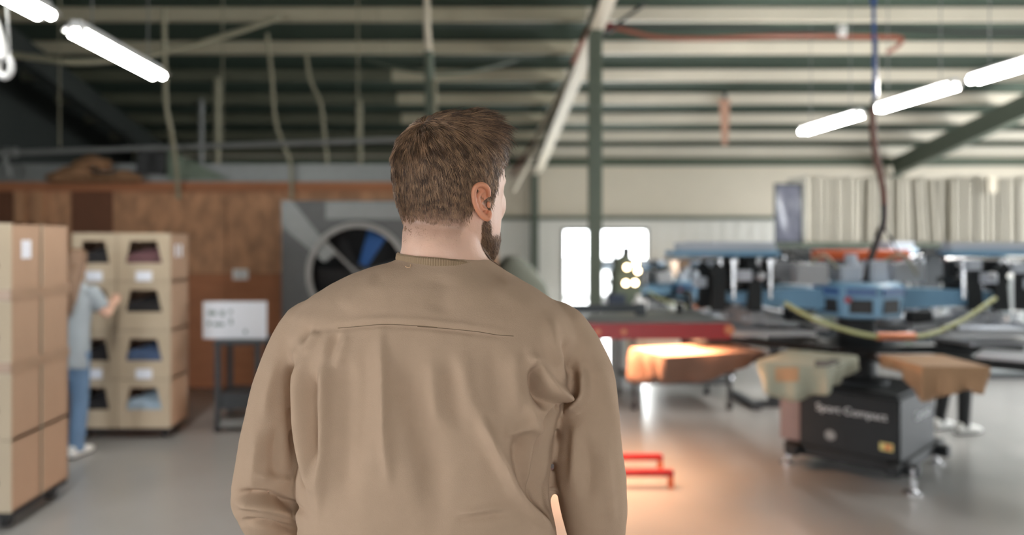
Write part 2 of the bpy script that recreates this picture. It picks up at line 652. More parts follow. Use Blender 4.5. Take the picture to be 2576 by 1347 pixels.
for dx, dz, r in ((0, .05, .045), (0, -.05, .07)):
    cc = pt(383, 410, PY - .12) + Vector((dx, 0, dz))
    MB().cyl(cc + Vector((0, .01, 0)), cc, r, r * .9, 20).build('speaker_cone', M['rubber'], t)
tp = MB()
a_, b_, c_ = pt(422, 452, PY - .03), pt(575, 452, PY - .03), pt(437, 376, PY - .03)
rows = []
for i in range(9):
    u = i / 8
    top = c_.lerp(b_, u)
    for j in range(5):
        v = j / 4
        p = Vector((a_.x + (b_.x - a_.x) * u, a_.y, a_.z)).lerp(Vector((a_.x + (b_.x - a_.x) * u, top.y, top.z)), v)
        rows.append(p + Vector((0, -.02 * math.sin(u * 14) * (1 - v) - .02, 0)))
n = len(rows)
tp.add(rows + [r + Vector((0, .09, 0)) for r in rows], [f for i in range(8) for j in range(4) for f in ((i * 5 + j, (i + 1) * 5 + j, (i + 1) * 5 + j + 1, i * 5 + j + 1), (n + i * 5 + j, n + i * 5 + j + 1, n + (i + 1) * 5 + j + 1, n + (i + 1) * 5 + j))])
tp.f += [(i, i + 1, n + i + 1, n + i) for i in range(4)] + [(i * 5 + 4, (i + 1) * 5 + 4, n + (i + 1) * 5 + 4, n + i * 5 + 4) for i in range(8)] + [((i + 1) * 5, i * 5, n + i * 5, n + (i + 1) * 5) for i in range(8)] + [(41, 40, n + 40, n + 41), (42, 41, n + 41, n + 42), (43, 42, n + 42, n + 43), (44, 43, n + 43, n + 44)]
tp.top('tarp', M['tarp'], 'grey green tarp folded to a slope on top of the wooden wall', 'tarp')
# a water pipe along the roof above the wall
wp = thing('water_pipe', 'long thin grey pipe running above the wooden wall below the dark roof', 'pipe', pt(20, 383, 7.85))
MB().tube([pt(-30, 386, 7.85), pt(400, 372, 7.85), pt(1000, 352, 7.85), pt(1160, 347, 7.85)], .028, 10).build('pipe_run', M['steel_grey'], wp)
MB().tube([pt(15, 384, 7.85), pt(12, 405, 7.8), pt(20, 425, 7.8), pt(24, 446, 7.8)], .03, 10).build('pipe_drop', M['steel_grey'], wp)
MB().cyl(pt(8, 384, 7.85), pt(42, 383, 7.85), .05).build('pipe_joint', M['steel_grey'], wp)
for x in (150, 560, 900):
    MB().tube([pt(x, 379 - x * .03, 7.85), Vector((pt(x, 0, 7.85).x, 7.85, PUR(7.85) + .05))], .006, 6).build('pipe_hanger', M['cable_pale'], wp)

# ------------------------------------------------------------------ strip lights
def batten(x, z, y0, y1, label, rw=.075):
    t = thing('strip_light', label, 'light', (x, (y0 + y1) / 2, z), 'strip lights in two rows under the roof')
    L = y1 - y0
    o = Vector((x, (y0 + y1) / 2, z))
    body = MB().box((x - .03, y0 + .01, z + .03), (x + .03, y1 - .01, z + .075))
    body.prism([(x - rw, y0, z + (.012 if rw > .05 else .048)), (x - .03, y0, z + .05), (x + .03, y0, z + .05), (x + rw, y0, z + (.012 if rw > .05 else .048)), (x + rw, y0, z + (.02 if rw > .05 else .054)), (x + .03, y0, z + .058), (x - .03, y0, z + .058), (x - rw, y0, z + (.02 if rw > .05 else .054))], (0, L, 0))
    body.build('reflector', M['lamp_body'], t)
    for s in (-1, 1):
        MB().cyl((x + s * .036, y0 + .03, z + .005), (x + s * .036, y1 - .03, z + .005), .024, n=12).build('fluorescent_tube', M['tube' if rw > .05 else 'tube_bare'], t)
        for yy in (y0 + .015, y1 - .015):
            MB().box((x + s * .036 - .014, yy - .015, z - .012), (x + s * .036 + .014, yy + .015, z + .05)).build('tube_socket', M['lamp_body'], t)
    for yy in (y0 + .2, y1 - .2):
        MB().tube([(x, yy, z + .07), (x, yy, ROOF(yy) - .02)], .004, 5).build('hanger_chain', M['steel_grey'], t)
RX, RZ = 4.18, 2.885
batten(RX, RZ, 7.83, 9.13, 'farthest strip light of the right hand row, left of the hanging hose', .04)
batten(RX, RZ, 6.33, 7.53, 'middle strip light of the right hand row, just right of the hanging hose', .04)
batten(RX, RZ, 4.9, 6.13, 'nearest strip light of the right hand row, cut by the right picture edge', .04)
LX, LZ = -2.165, 2.785
batten(LX, LZ, 4.28, 5.49, 'strip light at upper left, the one wholly in the frame above the cardboard boxes')
batten(LX, LZ, 2.78, 3.99, 'strip light in the upper left corner, cut by the top of the picture')
# added row out of view, there to brighten the right side
for k_, y_ in enumerate((4.0, 6.0, 8.0, 10.0)):
    batten(8.9, RZ, y_, y_ + 1.2, 'added unseen strip light beyond the right picture edge, %s of its row' % ('first', 'second', 'third', 'fourth')[k_], .04)
# ------------------------------------------------------------------ cables, hoses and conduits under the roof
def cable(name, label, pts, r, m, cat='cable', group=None, n=7, parts=()):
    t = thing(name, label, cat, pts[-1], group)
    MB().tube(spline(pts, n), r, 8).build('cable_run' if 'cable' in name else 'hose_run' if 'hose' in name else 'run', M[m], t)
    for nm, a, b, rr, mm in parts:
        MB().cyl(a, b, rr).build(nm, M[mm], t)
    return t
def up(x, y, d):   # point on the purlins above a pixel
    p = pt(x, y, d)
    return Vector((p.x, d, PUR(d) - .1))
cable('hanging_cable', 'pale cable hanging past the end of the left strip light down to the wooden wall', [pt(413, 20, 7.4), pt(414, 120, 7.4), pt(418, 260, 7.4), pt(430, 330, 7.5), pt(441, 400, 7.75), pt(447, 470, 7.9), pt(449, 500, 7.96)], .022, 'cable_pale')
cable('hanging_cable', 'thin wavy pale cable hanging to the wooden wall, left of the fan', [pt(672, 85, 7.9), pt(684, 200, 7.9), pt(692, 300, 7.9), pt(712, 362, 7.9), pt(730, 410, 7.9), pt(733, 470, 7.93), pt(732, 500, 7.96)], .018, 'cable_pale')
cable('hanging_cable', 'thin pale cable dropping from the second purlin, nearest the left of the head', [pt(770, 140, 8.2), pt(782, 205, 8.2), pt(806, 260, 8.2), pt(814, 320, 8.2), pt(822, 400, 8.2), pt(822, 440, 8.12)], .018, 'cable_pale')
cable('hanging_cable', 'pale cable slung across the dark roof at upper left, rising to the right', [pt(30, 138, 7.3), pt(110, 148, 7.3), pt(180, 156, 7.3), pt(300, 150, 7.6), pt(420, 130, 7.9), pt(560, 92, 8.2), pt(700, 45, 8.45)], .03, 'cable_pale')
cable('hanging_cable', 'thin dark green cable sagging in a long curve above the head', [pt(920, 150, 9.4), pt(1000, 172, 9.3), pt(1100, 184, 9.2), pt(1200, 176, 9.3), pt(1300, 150, 9.4)], .02, 'steel_green')
def conduit(label, x, y0, y1, d, r, m='cable_pale', x1=None):
    t = thing('conduit_pipe', label, 'conduit', pt(x, y1, d))
    a, b = pt(x, y0, d), pt(x1 or x, y1, d)
    MB().cyl(a, b, r, n=10).build('pipe', M[m], t)
    for k in (.05, .95):
        c = a.lerp(b, k)
        MB().cyl(c - Vector((0, 0, .03)), c + Vector((0, 0, .03)), r * 1.3, n=10).build('coupling', M[m], t)
    return t
conduit('thick pale conduit dropping behind the wooden wall, right of the folded tarp', 546, 196, 748, 10.38, .044)
conduit('thin violet grey conduit dropping to the wall, left of the thick pale one', 506, 250, 730, 11.27, .036, 'steel_grey')
conduit('pale conduit dropping to the wooden wall just left of the head', 904, 252, 730, 11.27, .04)
cp = thing('power_drop', 'thick cable drop with pale upper half hanging from the roof above the head', 'cable', pt(1078, 300, 8.3))
MB().tube([pt(1072, -120, 8.2), pt(1074, 60, 8.2), pt(1078, 130, 8.2)], .036, 10).build('upper_sleeve', M['cream'], cp)
MB().tube([pt(1078, 130, 8.2), pt(1080, 200, 8.2), pt(1082, 330, 8.2), pt(1082, 350, 8.2)], .052, 10).build('lower_sleeve', M['steel_green'], cp)
MB().tube([pt(1094, 200, 8.15), pt(1096, 340, 8.15)], .02, 8).build('side_cable', M['cable_pale'], cp)
# metal hook at the far left
hk = thing('roof_hook', 'pale metal hook bracket hanging from above at the left picture edge', 'hook', pt(12, 200, 3.4))
MB().tube(spline([pt(-60, -60, 3.4), pt(-18, 40, 3.4), pt(0, 100, 3.4), pt(10, 150, 3.4)], 6), [.012 + .02 * i / 18 for i in range(19)], 10).build('arm', M['lamp_body'], hk)
MB().tube([pt(12 + 17 * math.sin(a), 168 - 26 * math.cos(a), 3.4) for a in [2 * math.pi * i / 16 for i in range(17)]], .016, 8).build('eye', M['lamp_body'], hk)
MB().tube([pt(14, -60, 3.45), pt(20, 60, 3.45), pt(24, 140, 3.42)], .006, 6).build('wire', M['steel_grey'], hk)

# hoses on the right
hz = 8.25
cable('air_hose', 'rust red hose bundle lying along under the purlin, from the column to the right', [pt(1440, 160, 8.25), pt(1462, 110, hz), pt(1490, 68, hz), pt(1530, 66, hz), pt(1580, 78, hz), pt(1650, 93, hz), pt(1760, 97, hz), pt(1900, 92, hz), pt(2050, 90, hz), pt(2180, 92, hz), pt(2262, 94, hz), pt(2262, 112, hz), pt(2232, 132, hz)], .024, 'hose_red', 'hose',
      parts=[('hose_clip', pt(2117, 66, hz - .02), pt(2117, 92, hz - .02), .05, 'plastic_white'), ('hose_joint', pt(1525, 65, hz), pt(1545, 70, hz), .05, 'red_paint')])
cable('power_cable', 'black cable strung along just above the rust red hose', [pt(1540, 62, 8.3), pt(1640, 68, 8.3), pt(1860, 70, 8.3), pt(2000, 78, 8.3), pt(2180, 68, 8.3), pt(2400, 80, 8.3), pt(2640, 82, 8.3)], .02, 'cable_black')
cable('power_cable', 'dark cable slanting from the top of the column up to the first purlin', [pt(1490, 118, 8.1), pt(1540, 70, 8.2), pt(1625, 8, 8.3)], .02, 'cable_black')
t = thing('air_hose', 'air hose dropping to the printing press, blue above and brown below', 'hose', pt(2180, 715, 5.35))
d_ = 5.3
MB().tube([pt(2196, -230, d_), pt(2197, 10, d_)], .02, 8).build('blue_sleeve', M['hose_blue'], t)
MB().tube([pt(2197, 5, d_), pt(2199, 130, d_), pt(2200, 255, d_)], .012, 8).build('blue_hose', M['hose_blue'], t)
MB().tube([pt(2206, 95, d_), pt(2207, 245, d_)], .008, 8).build('chrome_rod', M['chrome'], t)
MB().cyl(pt(2198, 250, d_), pt(2196, 275, d_), .016).build('hose_joint', M['dark_steel'], t)
MB().tube(spline([pt(2194, 272, d_), pt(2197, 340, d_), pt(2205, 400, d_), pt(2216, 450, d_), pt(2224, 510, d_), pt(2222, 560, d_), pt(2203, 615, d_), pt(2188, 660, d_), pt(2176, 712, d_)], 6), [.024] * 49, 8).build('brown_hose', M['hose_brown'], t)
MB().tube(spline([pt(2224, 516, d_ - .03), pt(2221, 562, d_ - .03), pt(2202, 616, d_ - .03), pt(2187, 661, d_ - .03), pt(2175, 713, d_ - .03)], 6), .018, 8).build('black_hose', M['cable_black'], t)
MB().tube(spline([pt(2198, 330, d_ + .02), pt(2216, 440, d_ + .02), pt(2230, 520, d_ + .02), pt(2226, 570, d_ + .02), pt(2240, 600, d_ + .02), pt(2262, 640, 5.5)], 6), .008, 6).build('thin_cable', M['cable_black'], t)
tg = thing('hanging_strap', 'pale pink strap hanging from a purlin, between the column and the strip lights', 'strap', pt(1824, 365, 11.2))
MB().prism([pt(1810, 250, 11.2), pt(1836, 250, 11.2), pt(1834, 310, 11.2), pt(1830, 365, 11.2), pt(1818, 365, 11.2), pt(1814, 310, 11.2)], (0, .02, 0)).build('strap', mat('strap pink', (214, 168, 146), rough=.8), tg)
MB().cyl(pt(1824, 250, 11.2), pt(1824, 235, 11.2), .03).build('strap_ring', M['steel_grey'], tg)

# ------------------------------------------------------------------ cardboard boxes on dollies
def carton(loc, w, d, h, label, m_in=None, label_pos=None, side=None, lid=True, group=None):
    "open fronted bin carton: front with a trapezoid window (towards -y), shell, goods inside, paper label"
    x, y, z = loc
    t = thing('carton', label, 'box', (x + w / 2, y + d / 2, z), group)
    k = .008
    sh = MB()
    sh.box((x, y + k, z), (x + k, y + d, z + h)).box((x + w - k, y + k, z), (x + w, y + d, z + h))
    sh.box((x, y + k, z), (x + w, y + d, z + k)).box((x, y + d - k, z), (x + w, y + d, z + h)).box((x, y + k, z + h - k), (x + w, y + d, z + h))
    sh.build('shell', M['cardboard'], t)
    # front panel with a trapezoid hole
    zb, zt_ = z + h * .38, z + h * .84
    tl, tr, bl, br = x + w * .24, x + w * .74, x + w * .16, x + w * .84
    o = [(x, y, z), (x + w, y, z), (x + w, y, z + h), (x, y, z + h)]
    i = [(bl, y, zb), (br, y, zb), (tr, y, zt_), (tl, y, zt_)]
    vs = o + i + [(a, y + k, c) for a, b, c in o + i]
    fs = []
    for q in range(4):
        r = (q + 1) % 4
        fs += [(q, r, 4 + r, 4 + q), (8 + r, 8 + q, 12 + q, 12 + r), (4 + q, 4 + r, 12 + r, 12 + q), (r, q, 8 + q, 8 + r)]
    MB().add(vs, fs).build('front_panel', M['cardboard_front'], t)
    if m_in:
        g = MB()
        nx = 7
        for q in range(3):
            hh = (zt_ - zb) * (.55 + .2 * q)
            g.ball((x + w * (.3 + .2 * q), y + .09 + .03 * q, zb + hh * .35), (w * .22, .07, hh * .6), 12)
        g.box((x + w * .12, y + .03, zb - .06), (x + w * .88, y + d * .7, zb + .05))
        link('folded_goods', evaluated(g, .02, 3, 'folded_goods'), M[m_in], t).data.transform(Matrix.Translation(-wpos(t)))
    if label_pos:
        lx, lz, lw_, lh = label_pos
        MB().box((x + w * lx - lw_ / 2, y - .003, z + h * lz - lh / 2), (x + w * lx + lw_ / 2, y - .0005, z + h * lz + lh / 2)).build('paper_label', M['paper'], t)
    if side:
        for sy in side:
            MB().box((x + w + .0005, y + sy - .02, z + h * .5), (x + w + .003, y + sy + .02, z + h * .76)).build('side_label', M['paper'], t)
    return t
def dolly(x0, x1, y0, y1, z, label):
    t = thing('dolly', label, 'dolly', ((x0 + x1) / 2, (y0 + y1) / 2, 0))
    MB().box((x0 + .02, y0 + .02, z - .03), (x1 - .02, y1 - .02, z)).build('deck', M['rubber'], t)
    for x in (x0 + .08, x1 - .08):
        for y in (y0 + .1, y1 - .1):
            w_ = MB().cyl((x - .018, y, .038), (x + .018, y, .038), .038, n=16).build('wheel', M['rubber'], t)
            MB().box((x - .03, y - .03, z - .045), (x + .03, y + .03, z - .03)).bar((x - .025, y, .04), (x - .025, y, z - .035), .006, .03).bar((x + .025, y, .04), (x + .025, y, z - .035), .006, .03).build('caster_fork', M['dark_steel'], t)
# stack A, at the left picture edge: two boxes deep, four high
AX = -2.46
ya = [4.165, 4.475, 4.79]
zb = .1
ah = (1.705 - zb) / 4
tiers = ('topmost', 'second from the top', 'third from the top', 'lowest')
inn = ['felt_rust', 'felt_plum', 'felt_plum', 'felt_black']
for row in range(2):
    for i in range(4):
        z = zb + ah * (3 - i)
        d = ya[row + 1] - ya[row] - .014
        carton((AX - .42, ya[row], z + .002), .42, d, ah - .004, 'brown carton, %s of the %s column in the left edge stack' % (tiers[i], 'near' if row == 0 else 'rear'),
               inn[i] if row == 0 else None, (.6, .14, .1, .05) if i in (2, 3) and row == 0 else None, (.12, .17) if (i == 0 and row == 0) else None)
dolly(AX - .44, AX + .01, 4.15, 4.8, zb, 'black wheeled dolly under the big stack of cartons at the left edge')
# clear film bands round stack A
for i, zz in enumerate((zb + ah * 3, zb + ah * 2)):
    t = MB()
    for lo, hi in (((AX + .0008, 4.16, zz - .03), (AX + .002, 4.79, zz + .03)), ((AX - .42, 4.1625, zz - .03), (AX + .002, 4.164, zz + .03))):
        t.box(lo, hi)
    t.top('tape_band', M['tape'], 'shiny tape band round the left edge stack of cartons, %s of the two' % ('upper' if i == 0 else 'lower'), 'tape')
# stack B behind the woman: two wide, four high
bz0, bh = .09, .392
by = 6.05
bxs = [pt(180, 0, by).x, pt(294, 0, by).x, pt(430, 0, by).x]
goods = [['felt_black', 'felt_plum'], ['felt_black', 'felt_black'], ['felt_black', 'felt'], ['felt_black', 'felt_pale']]
for i in range(4):
    for c in range(2):
        lp = None
        if i in (0, 2):
            lp = (.5, .11, .13, .08)
        carton((bxs[c] + .003, by, bz0 + bh * (3 - i) + .002), bxs[c + 1] - bxs[c] - .006, .4, bh - .004,
               'open fronted carton, %s in the %s column behind the woman' % (tiers[i], 'left' if c == 0 else 'right'), goods[i][c], lp, (.12, .22) if (c == 1 and i == 0) else None)
dolly(bxs[0], bxs[2], by - .0, by + .4, bz0, 'black wheeled dolly under the stack of open fronted cartons')

# ------------------------------------------------------------------ sign on a stand
sy = 6.3
st = thing('sign_stand', 'dark metal frame stand carrying the white sign, by the plywood wall', 'stand', pt(590, 1086, sy))
l, r = pt(548, 0, sy).x, pt(648, 0, sy).x
zt_ = pt(0, 868, sy).z
zl = pt(0, 1030, sy).z
leg = MB()
for x in (l, r):
    for y in (sy, sy + .34):
        MB().bar((x, y, 0.03), (x, y, zt_), .04).build('leg', M['dark_steel'], st)
        MB().cyl((x, y, 0), (x, y, .03), .03).build('foot_pad', M['rubber'], st)
MB().box((l - .03, sy - .03, zt_), (r + .03, sy + .37, zt_ + .035)).build('top_tray', M['dark_steel'], st)
MB().box((l, sy, zl), (r, sy + .34, zl + .13)).build('lower_drawer', M['dark_steel'], st)
MB().box((l, sy - .02, .04), (r, sy + .36, .1)).build('bottom_shelf', M['steel_grey'], st)
sg = thing('sign_board', 'white sign board with faint print, resting on the dark stand', 'sign', pt(580, 867, sy + .1))
x0, x1 = pt(500, 0, sy).x, pt(662, 0, sy).x
z0, z1 = zt_ + .036, pt(0, 762, sy).z
MB().box((x0, sy + .1, z0), (x1, sy + .12, z1)).build('board', M['paper'], sg, bevel=.004)
def mark(x, y, w_, h_):
    a = pt(x, y, sy)
    MB().box((a.x - w_ / 2, sy + .097, a.z - h_ / 2), (a.x + w_ / 2, sy + .0995, a.z + h_ / 2)).build('printed_mark', M['ink'], sg)
for x, y, w_, h_ in ((524, 791, .07, .035), (550, 792, .034, .045), (571, 788, .026, .03), (516, 818, .03, .034), (541, 820, .09, .026), (572, 813, .022, .05), (609, 839, .024, .034)):
    mark(x, y, w_, h_)

# ------------------------------------------------------------------ big drum fan in front of the partition
fy = 7.35
x0, x1 = pt(708, 0, fy).x, pt(1092, 0, fy).x
z1 = pt(0, 505, fy).z
fan = thing('drum_fan', 'large grey square cased fan with a round opening and blue blades, behind the left shoulder', 'fan', ((x0 + x1) / 2, fy + .25, 0))
cx, cz, R = pt(900, 0, fy).x, pt(0, 690, fy).z, .455
z0 = cz - (z1 - cz)
# front plate with a round hole, made of strips round the circle
n = 40
vs, fs = [], []
for i in range(n):
    a = 2 * math.pi * i / n
    ca, sa = math.cos(a), math.sin(a)
    k = 1 / max(abs(ca) / (abs((x1 if ca > 0 else x0) - cx)), abs(sa) / (abs((z1 if sa > 0 else z0) - cz)))
    vs += [(cx + R * ca, fy, cz + R * sa), (cx + k * ca, fy, cz + k * sa), (cx + R * ca, fy + .012, cz + R * sa), (cx + k * ca, fy + .012, cz + k * sa)]
for i in range(n):
    a, b = 4 * i, 4 * ((i + 1) % n)
    fs += [(a, b, b + 1, a + 1), (a + 2, a + 3, b + 3, b + 2), (a, a + 2, b + 2, b), (a + 1, b + 1, b + 3, a + 3)]
MB().add(vs, fs).build('front_plate', M['fan_case'], fan)
cs = MB()
cs.box((x0, fy + .012, z0), (x0 + .015, fy + .5, z1)).box((x1 - .015, fy + .012, z0), (x1, fy + .5, z1)).box((x0, fy + .012, z1 - .015), (x1, fy + .5, z1)).box((x0, fy + .012, z0), (x1, fy + .5, z0 + .015)).box((x0, fy + .48, z0), (x1, fy + .5, z1))
cs.build('casing', M['fan_dark'], fan)
MB().box((pt(820, 0, fy).x, fy - .012, z1 - .18), (x1 - .2, fy - .001, z1 - .01)).build('name_panel', M['steel_grey'], fan)
MB().prism([(x0, fy - .006, z1), (x0 + .1, fy - .006, z1), (x0 + .52, fy - .006, z1 - .52), (x0 + .42, fy - .006, z1 - .6), (x0, fy - .006, z1 - .25)], (0, .005, 0)).build('corner_plate', M['steel_grey'], fan)
MB().rings([(Vector((cx, fy - .05, cz)), (R * 1.05, 0, 0), (0, 0, R * 1.05), 2), (Vector((cx, fy - .045, cz)), (R * 1.1, 0, 0), (0, 0, R * 1.1), 2), (Vector((cx, fy - .002, cz)), (R * 1.12, 0, 0), (0, 0, R * 1.12), 2), (Vector((cx, fy + .02, cz)), (R * .99, 0, 0), (0, 0, R * .99), 2), (Vector((cx, fy - .05, cz)), (R * 1.0, 0, 0), (0, 0, R * 1.0), 2), (Vector((cx, fy - .05, cz)), (R * 1.05, 0, 0), (0, 0, R * 1.05), 2)], 40, False).build('ring', M['fan_ring'], fan)
MB().cyl((cx, fy + .1, cz), (cx, fy + .3, cz), .09, n=20).build('hub', M['fan_dark'], fan)
for k in range(6):
    a = math.radians(68 + 60 * k)
    u, v = Vector((math.cos(a), 0, math.sin(a))), Vector((-math.sin(a), .5, math.cos(a))).normalized()
    c0 = Vector((cx, fy + .17, cz))
    MB().prism([c0 + u * .08 - v * .05, c0 + u * .42 - v * .13, c0 + u * .44 + v * .1, c0 + u * .08 + v * .05], u.cross(v) * .008).build('blade', M['fan_blue' if k in (0,) else 'fan_dark'], fan)
for a in (math.radians(135), math.radians(15), math.radians(255)):
    MB().bar((cx, fy - .01, cz), (cx + R * 1.02 * math.cos(a), fy - .01, cz + R * 1.02 * math.sin(a)), .05, .02).build('strut', M['fan_ring'], fan)
for x in (x0 + .12, x1 - .12):
    MB().box((x - .05, fy + .02, .08), (x + .05, fy + .48, z0)).build('stand_leg', M['dark_steel'], fan)
    for y in (fy + .08, fy + .42):
        MB().cyl((x - .02, y, .045), (x + .02, y, .045), .045).build('wheel', M['rubber'], fan)
# pale pipe slung under the rafter, from the column towards the far wall
cable('conduit_pipe', 'bright pale pipe running back under the rafter, left of the grey green column', [pt(1490, 95, 8.35), pt(1440, 190, 9.7), pt(1410, 242, 10.6), pt(1372, 308, 12.0), pt(1353, 340, 12.75)], .06, 'cream', 'pipe')


def ordinal(n):
    one = ('zeroth first second third fourth fifth sixth seventh eighth ninth tenth eleventh twelfth thirteenth fourteenth fifteenth sixteenth seventeenth eighteenth nineteenth').split()
    if n < 20:
        return one[n]
    ten = {2: 'twent', 3: 'thirt', 4: 'fort', 5: 'fift'}[n // 10]
    return ten + ('ieth' if n % 10 == 0 else 'y-' + one[n % 10])
# ------------------------------------------------------------------ screen printing presses
def head_meshes():
    "print head in its own frame: +x runs outward from the hub, z is height above the floor"
    o = {}
    a = MB()
    a.prism([(.22, -.07, 1.12), (.8, -.05, 1.15), (.98, -.05, 1.18), (.98, -.05, 1.24), (.5, -.06, 1.265), (.22, -.07, 1.265)], (0, .13, 0))
    o['beam'] = (a.mesh('print_head'), 'press_blue')
    o['rail'] = (MB().box((.6, -.075, 1.495), (1.36, .075, 1.53)).mesh('upper_rail'), 'press_blue')
    o['rail_cover'] = (MB().box((.62, -.06, 1.532), (1.3, .06, 1.585)).mesh('rail_cover'), 'press_white')
    o['rail_tube'] = (MB().cyl((.55, -.11, 1.47), (1.36, -.11, 1.47), .014).mesh('guide_rod'), 'chrome')
    o['post'] = (MB().box((-.025, -.03, 1.25), (.025, .03, 1.5)).mesh('head_post'), 'press_black')
    c = MB()
    c.box((.62, -.11, 1.30), (.98, .11, 1.34)).box((.76, -.05, 1.34), (.84, .05, 1.5))
    o['carriage'] = (c.mesh('squeegee_carriage'), 'press_black')
    o['cylinder'] = (MB().rings([((0, 0, z), (r, 0, 0), (0, r, 0), 2) for z, r in ((1.2, .012), (1.28, .012), (1.28, .02), (1.44, .02), (1.44, .028), (1.47, .028), (1.475, .02))], 12).mesh('air_cylinder'), 'chrome')
    o['bracket'] = (MB().prism([(-.05, -.012, 1.12), (.05, -.012, 1.12), (.03, -.012, 1.36), (.055, -.012, 1.4), (.02, -.012, 1.46), (-.05, -.012, 1.4)], (0, .024, 0)).mesh('side_bracket'), 'press_black')
    o['block'] = (MB().box((-.04, -.035, 1.36), (.04, .035, 1.43)).mesh('slide_block'), 'press_white')
    o['knob'] = (MB().rings([((0, 0, z), (r, 0, 0), (0, r, 0), 2) for z, r in ((1.007, .018), (1.03, .02), (1.035, .03), (1.08, .032), (1.095, .02))], 12).mesh('clamp_knob'), 'plastic_white')
    o['strut'] = (MB().bar((.3, 0, 1.0), (.92, 0, 1.075), .07, .035).mesh('lower_strut'), 'alu')
    o['shade'] = (MB().box((.36, -.05, 1.02), (.5, .05, 1.1)).mesh('shade_block'), 'fan_dark')  # dark block standing in for the shade under the beam
    c = MB().cyl((.8, -.2, 1.36), (.8, .2, 1.36), .016, n=10).ball((.8, -.21, 1.36), .03).ball((.8, .21, 1.36), .03)
    o['cross_rod'] = (c.mesh('cross_rod'), 'alu')
    o['squeegee'] = (MB().bar((.8, -.19, 1.1), (.8, .19, 1.1), .09, .02).bar((.76, -.19, 1.06), (.76, .19, 1.06), .012, .08).bar((.86, -.19, 1.07), (.86, .19, 1.07), .01, .1).mesh('squeegee'), 'alu')
    f = MB()
    for lo, hi in (((.46, -.29, .965), (1.28, -.25, 1.005)), ((.46, .25, .965), (1.28, .29, 1.005)), ((.46, -.25, .965), (.5, .25, 1.005)), ((1.24, -.25, .965), (1.28, .25, 1.005))):
        f.box(lo, hi)
    o['screen_frame'] = (f.mesh('screen_frame'), 'alu')
    o['screen_mesh'] = (MB().box((.5, -.25, .966), (1.24, .25, .969)).mesh('screen_mesh'), 'press_white')
    o['clamp'] = (MB().box((1.22, -.32, .93), (1.27, .32, .965)).box((1.27, -.03, .93), (1.3, .03, 1.16)).mesh('screen_clamp'), 'press_black')
    o['clamp2'] = (MB().box((.47, -.3, 1.005), (.52, .3, 1.03)).mesh('rear_clamp'), 'press_black')
    b = MB().box((.3, .075, 1.3), (.52, .16, 1.44))
    o['valve'] = (b.mesh('valve_box'), 'alu')
    for i in range(3):
        o['line%d' % i] = (MB().tube(spline([(.4 + .03 * i, .05 - .04 * i, 1.44), (.5, .05 - .04 * i, 1.52), (.66, .0 + .04 * i, 1.47), (.72, .06 - .05 * i, 1.38)], 5), .007, 6).mesh('air_line'), 'cable_black')
    for k in o:
        o[k][0].materials.append(M[o[k][1]])
    return o

